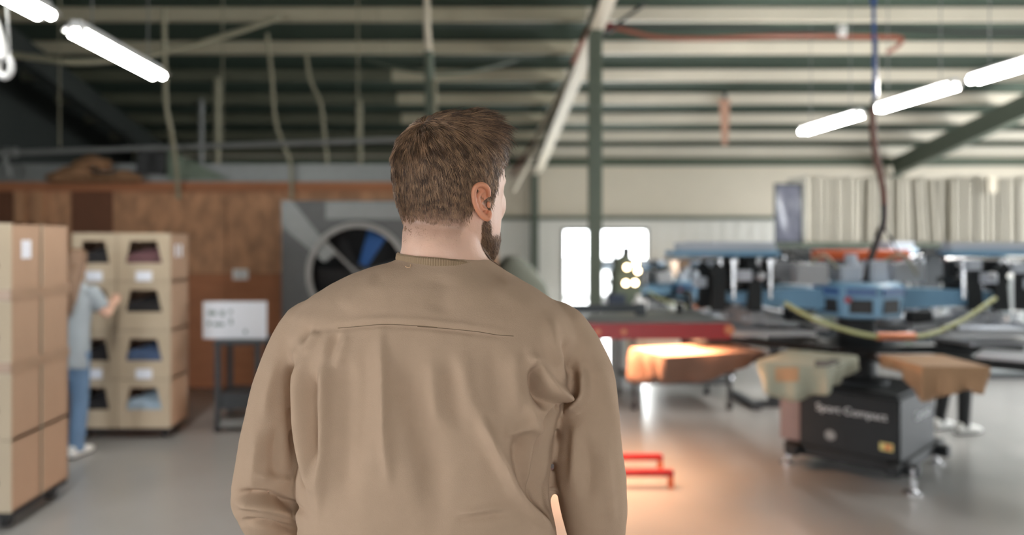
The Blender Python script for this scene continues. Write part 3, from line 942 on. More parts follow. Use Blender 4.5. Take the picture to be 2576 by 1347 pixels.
def press(loc, label, angles_pallet, angles_head, base_rot=None, scale=1, detail=True):
    t = thing('printing_press', label, 'printing press', loc)
    t.scale = (scale,) * 3
    HM = head_meshes() if not press.hm else press.hm
    press.hm = HM
    # hub, column
    MB().rings([((0, 0, z), (r, 0, 0), (0, r, 0), 2) for z, r in ((.58, .2), (.63, .2), (.66, .13), (.8, .12), (.8, .24), (.86, .26), (.87, .2), (.93, .12), (1.08, .12))], 24).build('column', M['press_black'], t, world=False)
    MB().rings([((0, 0, z), (r, 0, 0), (0, r, 0), 2) for z, r in ((1.06, .2), (1.08, .28), (1.29, .3), (1.31, .27), (1.31, .1))], 8).build('drum', M['press_blue'], t, world=False)
    dr = [o for o in kids(t) if o.name.startswith('drum')][0]
    for k in range(8):
        a = math.pi / 8 + k * math.pi / 4
        Mx = Matrix.Rotation(a, 4, 'Z')
        MB().box((.262, -.07, 1.105), (.275, .07, 1.2), Mx).build('drum_window', M['fan_dark'], dr, world=False)
        MB().box((.272, -.09, 1.225), (.288, .09, 1.28), Mx).build('drum_panel', M['deep_blue'], dr, world=False)
    MB().cyl((-.18, -.235, 1.2), (-.2, -.262, 1.2), .02, n=12).build('stop_button', M['red_paint'], t, world=False)
    tm = MB()
    tm.box((-.16, -.1, 1.31), (-.02, .06, 1.42)).box((.04, -.14, 1.31), (.14, -.02, 1.46)).cyl((.0, .08, 1.31), (.0, .08, 1.5), .04)
    tm.build('valve_stack', M['press_white'], t, world=False)
    MB().tube(spline([(-.16, -.05, 1.4), (-.3, -.1, 1.5), (-.42, -.05, 1.35)], 6) , .012, 6).build('air_line', M['cable_pale'], t, world=False)
    MB().tube(spline([(.1, -.1, 1.44), (.25, -.12, 1.5), (.4, -.05, 1.36)], 6), .012, 6).build('air_line', M['cable_pale'], t, world=False)
    MB().tube(spline([(-.66, -.34, 1.19), (-.48, -.42, 1.08), (-.22, -.5, 1.0), (-.02, -.52, .985), (.2, -.5, 1.0), (.48, -.42, 1.09), (.74, -.34, 1.22)], 8), .014, 8).build('air_line', M['hose_yellow'], t, world=False)
    MB().cyl((-.14, -.515, .988), (.1, -.515, .988), .024, n=12).build('line_joint', M['copper'], t, world=False)
    # pallets
    arm = MB().box((.14, -.035, .79), (1.0, .035, .845)).box((.72, -.12, .845), (.8, .12, .865)).box((1.1, -.12, .845), (1.18, .12, .865)).box((.95, -.03, .8), (1.25, .03, .845)).mesh('pallet_arm')
    arm.materials.append(M['press_black'])
    pl = MB()
    pts_ = []
    for cx, cy, a0 in ((1.34 - .08, .18 - .08, 0), (.72 + .03, .18 - .03, 90), (.72 + .03, -.18 + .03, 180), (1.34 - .08, -.18 + .08, 270)):
        r = .08 if cx > 1 else .03
        for i in range(5):
            a = math.radians(a0 + 22.5 * i)
            pts_.append((cx + r * math.cos(a), cy + r * math.sin(a), .867))
    pl.prism(pts_, (0, 0, .022))
    plm = pl.mesh('pallet')
    plm.materials.append(M['alu'])
    for d in angles_pallet:
        a = piece('pallet_arm', arm, None, t, rot=(0, 0, math.radians(d)))
        if d in (269, 199):
            a.scale.x = .8 if d == 269 else 1.25
        piece('pallet', plm, None, a)
    for d in angles_head:
        h = piece('print_head', HM['beam'][0], None, t, rot=(0, 0, math.radians(d)))
        for k in HM:
            if k in ('beam', 'post', 'cylinder', 'bracket', 'block', 'knob', 'strut'):
                continue
            piece(HM[k][0].name, HM[k][0], None, h)
        piece('head_post', HM['post'][0], None, h, (.64, 0, 0))
        piece('head_post', HM['post'][0], None, h, (.93, 0, 0))
        for x in (.68, .94):
            for y in (-.1, .1):
                piece('air_cylinder', HM['cylinder'][0], None, h, (x, y, 0))
        for x, y, r in ((.74, -.13, 0), (.9, -.15, 0), (1.06, -.12, 0), (1.06, .12, 0), (.82, .15, 0)):
            piece('side_bracket', HM['bracket'][0], None, h, (x, y, 0))
        for x, y, z in ((.8, -.17, -.05), (1.0, -.16, .02), (1.1, -.1, -.09), (.9, .17, -.03), (.7, -.16, .04)):
            piece('slide_block', HM['block'][0], None, h, (x, y, z))
        for y in (-.22, .22):
            piece('clamp_knob', HM['knob'][0], None, h, (1.25, y, 0))
            piece('lower_strut', HM['strut'][0], None, h, (0, y * .6, 0))
    return t
press.hm = None

PC = Vector((2.83, 5.35, 0))
p1 = press(PC, 'large blue and black octopus printing press at right with white lettering on its black base', (199, 228, 269, 318, 5, 50, 95, 140), (-2, 46, 134, 184))
# base of the first press: turned cabinet on tube feet
A = Vector((2.846, 4.85, 0))
u = Vector((.73, .683, 0))
v = Vector((-.683, .73, 0))
def q(a, b, z):
    return A + u * a + v * b + Vector((0, 0, z))
def qbox(a0, a1, b0, b1, z0, z1):
    return MB().prism([q(a0, b0, z0), q(a1, b0, z0), q(a1, b1, z0), q(a0, b1, z0)], (0, 0, z1 - z0))
cab = qbox(0, .74, 0, .64, .17, .575).build('base_cabinet', M['press_black'], p1, bevel=.008)
qbox(.02, .72, .02, .62, .575, .6).build('base_lid', M['press_black'], p1, bevel=.01)
qbox(.05, .5, .645, .8, .17, .63).build('control_box', M['press_mauve'], p1, bevel=.006)
qbox(-.004, 0, .02, .3, .19, .56).build('cabinet_door', M['press_black'], cab)
qbox(-.004, 0, .32, .62, .19, .56).build('cabinet_door', M['press_black'], cab)
def on_left(b, z):      # matrix of a plane on the left-hand face, x along -v, y up
    Mx = Matrix.Identity(4)
    Mx.col[0][:3] = -v
    Mx.col[1][:3] = Vector((0, 0, 1))
    Mx.col[2][:3] = (-v).cross(Vector((0, 0, 1)))
    Mx.translation = q(-.006, b, z)
    return Mx
def on_right(a, z):
    Mx = Matrix.Identity(4)
    Mx.col[0][:3] = u
    Mx.col[1][:3] = Vector((0, 0, 1))
    Mx.col[2][:3] = u.cross(Vector((0, 0, 1)))
    Mx.translation = q(a, -.003, z)
    return Mx
text('lettering', 'Sport Compact', .072, on_left(.3, .45), M['lettering'], p1)
text('lettering', 'Compact', .085, on_right(.45, .42), M['lettering'], p1)
qbox(-.0065, -.0045, .04, .12, .235, .285).build('sticker', M['sticker_yellow'], p1)
qbox(-.0075, -.0065, .05, .09, .245, .275).build('sticker', M['sticker_orange'], p1)
MB().cyl(q(-.006, .43, .27), q(-.0045, .43, .27), .035, n=20).build('round_sticker', M['steel_grey'], p1)
for a0, a1, b0, b1 in ((-.0, .08, -.1, .75), (.66, .74, -.1, .75), (-.1, .9, -.02, .06), (-.1, .9, .62, .7)):
    qbox(a0, a1, b0, b1, .1 if a1 - a0 > .3 else .095, .168).build('foot_tube', M['press_black'], p1, bevel=.006)
for a, b in ((-.02, -.075), (.84, .02), (.03, .74), (.8, .66)):
    f = MB().cyl(q(a, b, 0), q(a, b, .012), .05, n=18).cyl(q(a, b, .012), q(a, b, .03), .03, .015).build('levelling_foot', M['chrome'], p1)
    MB().cyl(q(a, b, .03), q(a, b, .16), .012).cyl(q(a, b, .05), q(a, b, .075), .022, n=6).build('foot_spindle', M['chrome'], f)
p2 = press(Vector((2.74, 8.95, 0)), 'second blue printing press farther back, seen above the red flash unit', (22, 67, 112, 157, 202, 247, 292, 337), (20, 65, 110, 150, 188, -25), scale=.84)
for lo, hi in (((-.35, -.35, .12), (.35, .35, .585)),):
    MB().box(lo, hi).build('base_cabinet', M['press_black'], p2, bevel=.01, world=False)
MB().box((-.5, -.42, .05), (.5, -.34, .118)).box((-.5, .34, .05), (.5, .42, .118)).build('foot_tube', M['press_black'], p2, world=False)
for x in (-.45, .45):
    for y in (-.38, .38):
        MB().cyl((x, y, 0), (x, y, .055), .04, .03).build('levelling_foot', M['chrome'], p2, world=False)

# shirts pulled over the pallets: top sheet and hanging skirt in one mesh
def shirt_on_pallet(deg, m, label, drop=.2, x0=.78, x1=1.37, w=.215, z=.893, seed=0):
    rd = random.Random(seed)
    n = 64
    ring = []
    for i in range(n):
        s = i / n * 4
        k, f = int(s), s - int(s)
        c = [(x1, -w), (x1, w), (x0, w), (x0, -w), (x1, -w)]
        a, b = Vector((*c[k], 0)), Vector((*c[k + 1], 0))
        ring.append(a.lerp(b, f))
    cen = Vector(((x0 + x1) / 2, 0, 0))
    vs, fs = [], []
    L = 7
    ph = rd.random() * 6
    for l in range(L):
        for i, p in enumerate(ring):
            o = (p - cen)
            if l == 0:
                vs.append(cen + o * .5 + Vector((0, 0, z)))
            elif l == 1:
                vs.append(cen + o * .985 + Vector((0, 0, z)))
            else:
                t_ = (l - 1) / (L - 2)
                wave = math.sin(i * 2 * math.pi / n * 9 + ph) * .028 * t_ + math.sin(i * 2 * math.pi / n * 5 + 2 * ph) * .02 * t_
                dd = drop * (.4 + .75 * min(1, max(0, (p.x - x0) / (x1 - x0)))) * (1 + .2 * math.sin(i * 2 * math.pi / n * 3 + ph))
                vs.append(cen + o * (1.015 + wave / .3 - .1 * t_) + Vector((0, 0, z - .004 - dd * t_)))
    for l in range(L - 1):
        for i in range(n):
            j = (i + 1) % n
            fs.append((l * n + i, l * n + j, (l + 1) * n + j, (l + 1) * n + i))
    fs.append(tuple(range(n)))
    mb = MB()
    R = Matrix.Translation(PC) @ Matrix.Rotation(math.radians(deg), 4, 'Z')
    mb.add([R @ p for p in vs], fs)
    base = R @ Vector((cen.x, 0, z - drop))
    o = link('t_shirt', mb.mesh('t_shirt', base, 60), M[m], None, base)
    so = o.modifiers.new('thickness', 'SOLIDIFY')
    so.thickness = .003
    so.offset = 1
    return tag(o, label, 't-shirt', 'shirts pulled over the pallets')
shirt_on_pallet(199, 'shirt_orange', 'orange lit t-shirt hanging over the pallet under the red flash unit', .16, .97, 1.72, .2, seed=1)
shirt_on_pallet(228, 'shirt_green', 'grey green t-shirt over the pallet left of the press base', .15, .76, 1.38, .195, seed=2)
shirt_on_pallet(269, 'shirt_tan', 'tan brown t-shirt over the pallet right of the press base', .14, .66, 1.1, .19, seed=3)
def decal(o, x0, y0, x1, y1, m, name, nx=8, ny=5):
    "print or painted glow on a shirt: a thin patch that follows the cloth"
    bv_ = BVHTree.FromPolygons([o.location + w_.co for w_ in o.data.vertices], [tuple(p.vertices) for p in o.data.polygons])
    vs = []
    for j in range(ny):
        for i in range(nx):
            d = Vector(((x0 + (x1 - x0) * i / (nx - 1) - X0) / F, 1, -(y0 + (y1 - y0) * j / (ny - 1) - Y0) / F)).normalized()
            h = bv_.ray_cast(Vector((0, 0, H)), d)
            if not h[0] or h[0].y > 6:
                return
            n_ = h[1] if h[1].dot(d) < 0 else -h[1]
            vs.append(h[0] + n_ * .0045)
    MB().add(vs, [(j * nx + i, j * nx + i + 1, (j + 1) * nx + i + 1, (j + 1) * nx + i) for j in range(ny - 1) for i in range(nx - 1)]).build(name, M[m], o)
sh = [o for o in bpy.data.objects if o.name.startswith('t_shirt')]
decal(sh[1], 2050, 908, 2090, 930, 'print_dark', 'print_and_glow')
decal(sh[1], 2085, 905, 2112, 922, 'print_dark', 'print_and_glow')
decal(sh[1], 1950, 925, 2010, 960, 'shirt_tan', 'print_and_glow')  # tan patch paints the warm-lit end of this shirt
decal(sh[2], 2366, 900, 2412, 935, 'print_orange', 'print_and_glow')

# ------------------------------------------------------------------ flash cure unit (red) with its heater and H stand
fl = thing('flash_cure_unit', 'red flash cure unit glowing orange over a pallet, right beside the man', 'flash dryer', (.62, 4.9, 0))
hx0, hx1, hy0, hy1 = .74, 1.68, 4.62, 5.28
hz0, hz1 = 1.0, 1.1
hd = MB()
hd.box((hx0, hy0, hz0), (hx1, hy0 + .012, hz1)).box((hx0, hy1 - .012, hz0), (hx1, hy1, hz1)).box((hx0, hy0, hz0), (hx0 + .012, hy1, hz1)).box((hx1 - .012, hy0, hz0), (hx1, hy1, hz1))
hood = hd.build('hood', M['red_paint'], fl, bevel=.003)
MB().prism([(hx0, hy0, hz1), (hx1, hy0, hz1), (hx1 - .1, hy0 + .18, hz1 + .02), (hx0 + .1, hy0 + .18, hz1 + .02)], (0, 0, .004)).box((hx0, hy0, hz1 - .002), (hx1, hy1, hz1 + .006)).build('hood_top', M['steel_grey'], hood)
MB().box((hx0 + .012, hy0 + .012, hz1 - .02), (hx1 - .012, hy1 - .012, hz1 - .005)).build('reflector', M['chrome'], fl)
for i in range(6):
    yy = hy0 + .09 + i * .096
    MB().cyl((hx0 + .05, yy, hz0 + .035), (hx1 - .05, yy, hz0 + .035), .014, n=10).build('heater_bar', M['heater'], fl)
for x in (.86, 1.02):
    MB().cyl((x, hy0 - .006, 1.045), (x, hy0, 1.045), .016, n=12).build('hood_bolt', M['copper'], hood)
MB().cyl((hx1 - .02, hy0 - .02, 1.06), (hx1 - .02, hy0 - .001, 1.06), .03, n=16).build('hood_knob', M['copper'], hood)
MB().box((.58, 4.86, .12), (.64, 4.92, 1.2)).build('stand_post', M['dark_steel'], fl)
MB().bar((.61, 4.89, 1.16), (1.2, 4.95, 1.16), .05).box((1.17, 4.92, 1.1), (1.23, 4.98, 1.19)).build('support_arm', M['dark_steel'], fl)
for y0_, x1_, yy in ((5.16, 1.415, 5.2), (4.86, 1.385, 4.91)):
    pass
for yy, xx in ((5.25, 1.425), (4.9, 1.4)):
    MB().box((.4, yy - .025, .075), (xx, yy + .025, .115)).build('stand_leg', M['red_paint'], fl, bevel=.004)
    MB().box((xx - .03, yy - .02, .0), (xx, yy + .02, .075)).build('leg_foot', M['orange_paint'], fl)
    MB().box((.42, yy - .02, .0), (.45, yy + .02, .075)).build('leg_foot', M['orange_paint'], fl)
MB().box((.58, 4.86, .07), (.64, 5.28, .12)).build('stand_crossbar', M['red_paint'], fl)
lt = bpy.data.lights.new('flash_heater_light', 'AREA')
lt.shape = 'RECTANGLE'
lt.size, lt.size_y = hx1 - hx0 - .1, hy1 - hy0 - .1
lt.energy = 75
lt.color = (1, .54, .3)
lo_ = bpy.data.objects.new('flash_heater_light', lt)
COL.objects.link(lo_)
lo_.parent = fl
lo_.location = Vector(((hx0 + hx1) / 2, (hy0 + hy1) / 2, hz0 + .015)) - fl.location

# orange flash hood, orange, behind the press
f2 = thing('flash_cure_unit', 'orange flash cure bar on a long armed stand behind the blue drum', 'flash dryer', (3.0, 7.2, 0))
fd = 5.62
oz0, oz1 = pt(0, 655, fd).z, pt(0, 629, fd).z
x0, x1 = pt(2052, 0, fd).x, pt(2291, 0, fd).x
h2 = MB().box((x0, fd, oz0), (x1, fd + .085, oz1)).build('hood', M['orange_paint'], f2, bevel=.01)
MB().box((x0 + .05, fd + .05, oz0 - .02), (x1 - .05, fd + .08, oz0)).build('heater_panel', M['steel_grey'], h2)
xc = (x0 + x1) / 2
MB().box((xc - .04, fd + 1.55, .06), (xc + .04, fd + 1.63, oz1)).build('stand_post', M['dark_steel'], f2)
MB().box((xc - .03, fd + .085, oz0 + .01), (xc + .03, fd + 1.56, oz1 - .01)).build('support_arm', M['dark_steel'], f2)
for x in (x0 + .1, x1 - .18):
    MB().box((x, fd + 1.45, 0), (x + .08, fd + 2.1, .06)).build('stand_leg', M['dark_steel'], f2)
MB().box((x0 + .18, fd + 1.56, .0), (x1 - .18, fd + 1.63, .06)).build('stand_crossbar', M['dark_steel'], f2)

# ------------------------------------------------------------------ steel cart behind the flash unit
ct = thing('steel_cart', 'grey steel cart on casters with a lower shelf, behind the flash unit', 'cart', (2.1, 7.4, 0))
cx0, cx1, cy0, cy1 = 1.66, 2.56, 7.1, 7.75
ctop = .86
for x in (cx0, cx1):
    for y in (cy0, cy1):
        MB().box((x - .016, y - .016, .1), (x + .016, y + .016, ctop)).build('leg', M['dark_steel'], ct)
        c = MB().cyl((x - .015, y, .045), (x + .015, y, .045), .045, n=16).build('caster_wheel', M['rubber'], ct)
        MB().box((x - .022, y - .02, .05), (x - .016, y + .02, .1)).box((x + .016, y - .02, .05), (x + .022, y + .02, .1)).box((x - .022, y - .02, .095), (x + .022, y + .02, .102)).build('caster_fork', M['steel_grey'], c)
for z in (.24, ctop):
    MB().box((cx0 - .02, cy0 - .02, z), (cx1 + .02, cy1 + .02, z + .025)).build('shelf', M['dark_steel'], ct)
wb = thing('white_tub', 'off white plastic tub standing on the lower shelf of the steel cart', 'tub', (1.9, 7.4, .266))
MB().rings([((1.92, 7.42, z), (r, 0, 0), (0, r * .85, 0), 5) for z, r in ((.268, .2), (.3, .22), (.76, .25), (.78, .265), (.8, .265), (.8, .245), (.5, .235))], 24).build('tub', M['cream'], wb)
MB().tube(spline([(1.69, 7.42, .7), (1.66, 7.32, .72), (1.7, 7.24, .7)], 5), .008, 6).build('handle', M['steel_grey'], wb)

# ------------------------------------------------------------------ rack of screens, right
ry = 10.0
sx0, sx1 = pt(1952, 0, ry).x, pt(2576, 0, ry).x + .25
shelf = pt(0, 612, ry).z
rk = thing('screen_rack', 'tall steel rack holding upright screens, at the right by the far wall', 'rack', ((sx0 + sx1) / 2, ry + .35, 0))
for x in (sx0 + .02, (sx0 + sx1) / 2, sx1 - .02):
    for y in (ry + .02, ry + .68):
        MB().box((x - .02, y - .02, 0), (x + .02, y + .02, shelf)).build('upright', M['steel_green'], rk)
for z in (.5, shelf - .05):
    MB().box((sx0, ry - .01, z), (sx1, ry + .72, z + .045)).build('shelf', M['steel_green'], rk)
MB().box((sx0 + .3, ry + .73, .1), (sx1, ry + .75, shelf + .8)).build('gap_shade_sheet', M['dark_steel'], rk)  # added dark sheet so the gaps between the screens look shaded
es = thing('end_screen', 'dark glossy screen facing out at the left end of the tall rack', 'screen', (pt(1983, 0, ry).x, ry - .02, shelf))
ex0, ex1 = pt(1948, 0, ry - .03).x, pt(2019, 0, ry - .03).x
ez1 = pt(0, 462, ry).z
f = MB()
for lo, hi in (((ex0, ry - .04, shelf), (ex0 + .03, ry - .01, ez1)), ((ex1 - .03, ry - .04, shelf), (ex1, ry - .01, ez1)), ((ex0, ry - .04, shelf), (ex1, ry - .01, shelf + .03)), ((ex0, ry - .04, ez1 - .03), (ex1, ry - .01, ez1))):
    f.box(lo, hi)
f.build('frame', M['dark_steel'], es)
n = 14
vs = []
for i in range(n):
    for j in range(n):
        a, b = i / (n - 1), j / (n - 1)
        vs.append((ex0 + .03 + a * (ex1 - ex0 - .06), ry - .025 - .02 * math.sin(a * 7 + b * 3) * math.sin(b * math.pi), shelf + .03 + b * (ez1 - shelf - .06)))
MB().add(vs, [(i * n + j, (i + 1) * n + j, (i + 1) * n + j + 1, i * n + j + 1) for i in range(n - 1) for j in range(n - 1)]).build('film', mat('grey film', (96, 98, 112), rough=.18), es)
# upright screens, each a frame of its own, seen edge on
sm = MB()
hh, dd = .87, .6
for lo, hi in (((-.018, 0, 0), (.018, .03, hh)), ((-.018, dd - .03, 0), (.018, dd, hh)), ((-.018, 0, 0), (.018, dd, .03)), ((-.018, 0, hh - .03), (.018, dd, hh))):
    sm.box(lo, hi)
smm = sm.mesh('frame')
smm.materials.append(M['screen_pale'])
mm = MB().box((-.002, .03, .03), (.002, dd - .03, hh - .03)).mesh('mesh_fabric')
mm.materials.append(M['screen_pale'])
xs, x = [], pt(2032, 0, ry).x
rd = random.Random(4)
gaps = {2: .02, 6: .03, 9: .07, 11: .03, 13: .06, 16: .06, 18: .06, 20: .1, 22: .03}
i = 0
while x < sx1 - .05:
    tilt = 0
    if i in (9, 10, 16, 17, 18, 19):
        tilt = {9: .02, 10: .015, 16: -.05, 17: -.05, 18: -.055, 19: -.05}[i]
    xs.append((x, tilt))
    x += rd.choice((.062, .07, .08, .09)) + gaps.get(i, 0)
    i += 1
for i, (x, tilt) in enumerate(xs):
    lab = 'pale screen frame on edge in the tall rack, %s from its left end' % ordinal(i + 1)
    t = thing('screen', lab, 'screen', (x, ry + rd.uniform(0, .04), shelf + .001 + abs(tilt) * .02), 'screens standing on edge in the tall rack')
    t.rotation_euler.y = tilt
    t.scale.z = rd.uniform(.97, 1.03)
    piece('frame', smm, None, t)
    piece('mesh_fabric', mm, None, t)
tb = MB().box((pt(2490, 0, ry).x - .05, ry - .06, pt(0, 486, ry).z), (pt(2490, 0, ry).x + .06, ry - .035, pt(0, 446, ry).z))
tb.box((pt(2490, 0, ry).x - .03, ry - .036, pt(0, 470, ry).z), (pt(2490, 0, ry).x + .03, ry - .002, pt(0, 462, ry).z))
tb.build('label_card', M['cream'], rk)

# ------------------------------------------------------------------ odds and ends on the right
# grey control cabinet at the right edge
cb = thing('control_cabinet', 'pale grey double door cabinet behind the press at the right edge', 'cabinet', (6.55, 8.8, 0))
cx0, cx1 = pt(2436, 0, 8.6).x, pt(2700, 0, 8.6).x
MB().box((cx0, 8.62, .06), (cx1, 9.1, 1.14)).build('body', M['cabinet'], cb, bevel=.006)
MB().box((cx0 + .02, 8.66, 0), (cx1 - .02, 9.06, .06)).build('plinth', M['dark_steel'], cb)
xm = pt(2540, 0, 8.6).x
for x0, x1 in ((cx0 + .01, xm - .012), (xm + .012, cx1 - .01)):
    d = MB().box((x0, 8.6, .08), (x1, 8.62, 1.12)).build('door', M['cabinet'], cb, bevel=.004)
MB().box((xm - .05, 8.59, .6), (xm - .03, 8.6, .75)).build('handle', M['dark_steel'], cb)
# stand with four warm lamps, dark against the window
ld = 8.0
ls = thing('lamp_stand', 'dark machine with four glowing warm lamps in front of the bright window', 'lamp', pt(1586, 0, ld) * 1)
ls.location.z = 0
ls.location.x = pt(1586, 0, ld).x
c = pt(1586, 690, ld)
MB().box((c.x - .16, ld + .04, .0), (c.x + .14, ld + .34, .62)).build('base_box', M['cabinet'], ls, bevel=.01)
MB().box((pt(1530, 0, ld).x, ld - .03, .8), (pt(1572, 0, ld).x, ld + .05, 1.02)).build('switch_box', M['navy'], ls, bevel=.006)
MB().prism([(c.x - .2, ld + .05, .62), (c.x + .15, ld + .05, .62), (c.x + .12, ld + .05, 1.3), (c.x - .02, ld + .05, 1.44), (c.x - .13, ld + .05, 1.38)], (0, .22, 0)).build('casing', M['steel_green'], ls, bevel=.01)
MB().box((c.x - .17, ld + .08, 1.36), (c.x - .13, ld + .12, 1.54)).build('lever', M['dark_steel'], ls)
MB().box((c.x - .06, ld + .08, 1.4), (c.x + .02, ld + .16, 1.52)).build('lever', M['dark_steel'], ls)
for x, y in ((1577, 673), (1600, 664), (1574, 713), (1597, 712), (1604, 682)):
    p = pt(x, y, ld + .02)
    k = MB().cyl(p + Vector((0, .03, 0)), p + Vector((0, .005, 0)), .03, .04, 14).build('lamp_shade', M['hose_brown'], ls)
    MB().ball(p - Vector((0, .004, 0)), .026, 12).build('bulb', M['bulb'], k)
jug = thing('white_jug', 'white plastic jug left of the pressed shirts, below the warm lamps', 'jug', pt(1571, 800, 7.15))
jz = .887
jug.location = (pt(1571, 0, 7.2).x + .13, 7.2, jz)
J = jug.location
MB().rings([((J.x, J.y, z), (r, 0, 0), (0, r, 0), 2.4) for z, r in ((jz, .05), (jz + .01, .056), (jz + .1, .056), (jz + .13, .04), (jz + .15, .018), (jz + .165, .018))], 20).build('jug_body', M['plastic_white'], jug)
MB().cyl((J.x, J.y, jz + .166), (J.x, J.y, jz + .185), .021).build('cap', M['plastic_white'], jug)
MB().tube(spline([(J.x + .045, J.y, jz + .13), (J.x + .085, J.y, jz + .12), (J.x + .08, J.y, jz + .06), (J.x + .056, J.y, jz + .04)], 5), .009, 6).build('handle', M['plastic_white'], jug)
# tarp covered machine at the far left of the right half
cd = 10.4
cm = MB()
a = pt(1312, 0, cd).x
cm.rings([((a + dx, cd + .4, z), (rx, 0, 0), (0, .4, 0), 3.2) for z, rx, dx in ((.0, .5, .05), (.5, .48, .03), (.95, .4, -.02), (1.2, .26, -.08), (1.34, .1, -.1))], 24)
me = cm.mesh('covered_machine', Vector((a, cd + .4, 0)))
o = link('covered_machine', me, M['cover_grey'], None, (a, cd + .4, 0))
tag(o, 'grey green tarp covered machine showing between the face and the window', 'machine')
# low work table with cartons along the far wall
tb = thing('work_table', 'long pale work table with a dark top along the far wall, behind the presses', 'table', (4.6, 13.2, 0))
x0, x1 = 3.7, 6.0
MB().box((x0, 12.9, .88), (x1, 13.6, .92)).build('table_top', M['steel_green'], tb)
for x in (x0 + .05, x1 - .05):
    for y in (12.95, 13.55):
        MB().box((x - .03, y - .03, 0), (x + .03, y + .03, .88)).build('leg', M['steel_green'], tb)
MB().box((x0 + .02, 12.94, .3), (x1 - .02, 13.56, .33)).build('shelf', M['steel_green'], tb)
for i, (x, w_, h_, m_, lab) in enumerate(((3.8, .42, .34, 'cardboard', 'brown carton at the left end of the far work table'), (4.35, .3, .5, 'tarp', 'tall grey green drum box on the far work table, second from its left end'), (4.85, .5, .28, 'cardboard_front', 'low pale carton in the middle of the far work table'), (5.5, .36, .42, 'cardboard', 'brown carton at the right end of the far work table'))):
    t = thing('carton', lab, 'box', (x + w_ / 2, 13.2, .921))
    MB().box((x, 13.0, .921), (x + w_, 13.4, .921 + h_)).build('carton_body', M[m_], t, bevel=.004)
    MB().box((x + .002, 12.998, .921 + h_ * .995), (x + w_ / 2 - .002, 13.4, .921 + h_ * 1.01)).box((x + w_ / 2 + .002, 12.998, .921 + h_ * .995), (x + w_ - .002, 13.4, .921 + h_ * 1.01)).build('top_flap', M[m_], t)

# ------------------------------------------------------------------ people
def hand(mb, w, d, side, s=1.0, curl=.5, palm=None):
    "five fingered relaxed hand: wrist w, direction d, side vector towards the thumb"
    w, d = Vector(w), Vector(d).normalized()
    t = Vector(side)
    t = (t - d * t.dot(d)).normalized()
    n = d.cross(t) if palm is None else Vector(palm)
    n = (n - d * n.dot(d) - t * n.dot(t)).normalized()
    mb.rings([(w + d * a * s, t * b * s, n * c * s, 2.6) for a, b, c in ((-.01, .026, .02), (.02, .032, .018), (.06, .041, .016), (.095, .04, .014), (.104, .034, .009))], 16)
    for k, (o, L) in enumerate(((.031, .07), (.0105, .08), (-.0105, .074), (-.031, .058))):
        p = w + (d * .085 + t * o) * s
        r = .0088 * s
        pts = [p]
        ang = .12
        for f in (.42, .32, .26):
            ang += curl * .75
            p = p + (d * math.cos(ang) + n * math.sin(ang) + t * o * .6) * (L * f * s)
            pts.append(p)
        mb.tube([pts[0] - d * .02 * s] + pts, [r * 1.1, r * 1.05, r, r * .92, r * .75], 8)
    p = w + (d * .025 + t * .03) * s
    pts = [p - t * .01 * s, p + (t * .018 + d * .025 + n * .008) * s, p + (t * .03 + d * .05 + n * .018) * s, p + (t * .033 + d * .075 + n * .026) * s]
    mb.tube(pts, [.015 * s, .0135 * s, .0105 * s, .008 * s], 8)

def limb(mb, pts, r, n=7, seg=16):
    sp = spline(pts, n)
    rr = []
    for i in range(len(sp)):
        u = i / n
        k = min(int(u), len(r) - 2)
        rr.append(r[k] + (r[k + 1] - r[k]) * (u - k))
    mb.tube(sp, rr, seg)

def shoe(c, fwd, m, par, s=1.0):
    c, fwd = Vector(c), Vector(fwd).normalized()
    sd = Vector((fwd.y, -fwd.x, 0))
    up = Vector((0, 0, 1))
    mb = MB()
    mb.rings([(c + fwd * a * s + up * z * s, sd * w * s, up * h * s, 2.8) for a, z, w, h in ((-.085, .045, .02, .03), (-.075, .05, .034, .048), (-.03, .055, .04, .054), (.03, .05, .042, .048), (.09, .04, .047, .036), (.15, .032, .044, .028), (.185, .026, .026, .016))], 18)
    o = mb.build('shoe', m, par)
    so = MB().rings([(c + fwd * a * s + up * .006 * s, sd * w * s, up * .007 * s, 3) for a, w in ((-.092, .02), (-.08, .038), (-.03, .044), (.03, .045), (.09, .05), (.15, .047), (.19, .026))], 14).build('sole', M['rubber'], o)
    return o

# ---- the man
MD = 1.25
def mp(x, y, dy=0.0):
    return Vector(((x - X0) / F * MD, MD + dy, H - (y - Y0) / F * MD))
MS = MD / F                                       # metres per pixel at his depth
man = Vector((mp(1085, 0).x, MD, 0))
TH = math.radians(40)
HR = Vector((math.cos(TH), -math.sin(TH), 0))     # his right
HF = Vector((math.sin(TH), math.cos(TH), 0))      # the way his face points
HC = mp(1128, 470, .02)
def hp(f, r, y):
    return Vector((HC.x, HC.y, mp(0, y).z)) + HF * f + HR * r
body = MB()
prof = [(287, .03, .03, .028), (296, .058, .05, .048), (315, .078, .06, .06), (345, .091, .08, .07), (385, .104, .097, .0765), (430, .106, .1, .079), (470, .104, .097, .079),
        (500, .097, .092, .0775), (530, .098, .085, .075), (560, .098, .078, .073), (600, .097, .066, .068), (630, .095, .035, .058), (655, .09, .02, .046), (672, .078, .0, .028)]
body.rings([(hp((a - b) / 2, 0, y + max(0, 345 - y) * .25), HF * (a + b) / 2, HR * w * 1.05, 2.15) for y, a, b, w in prof], 32)
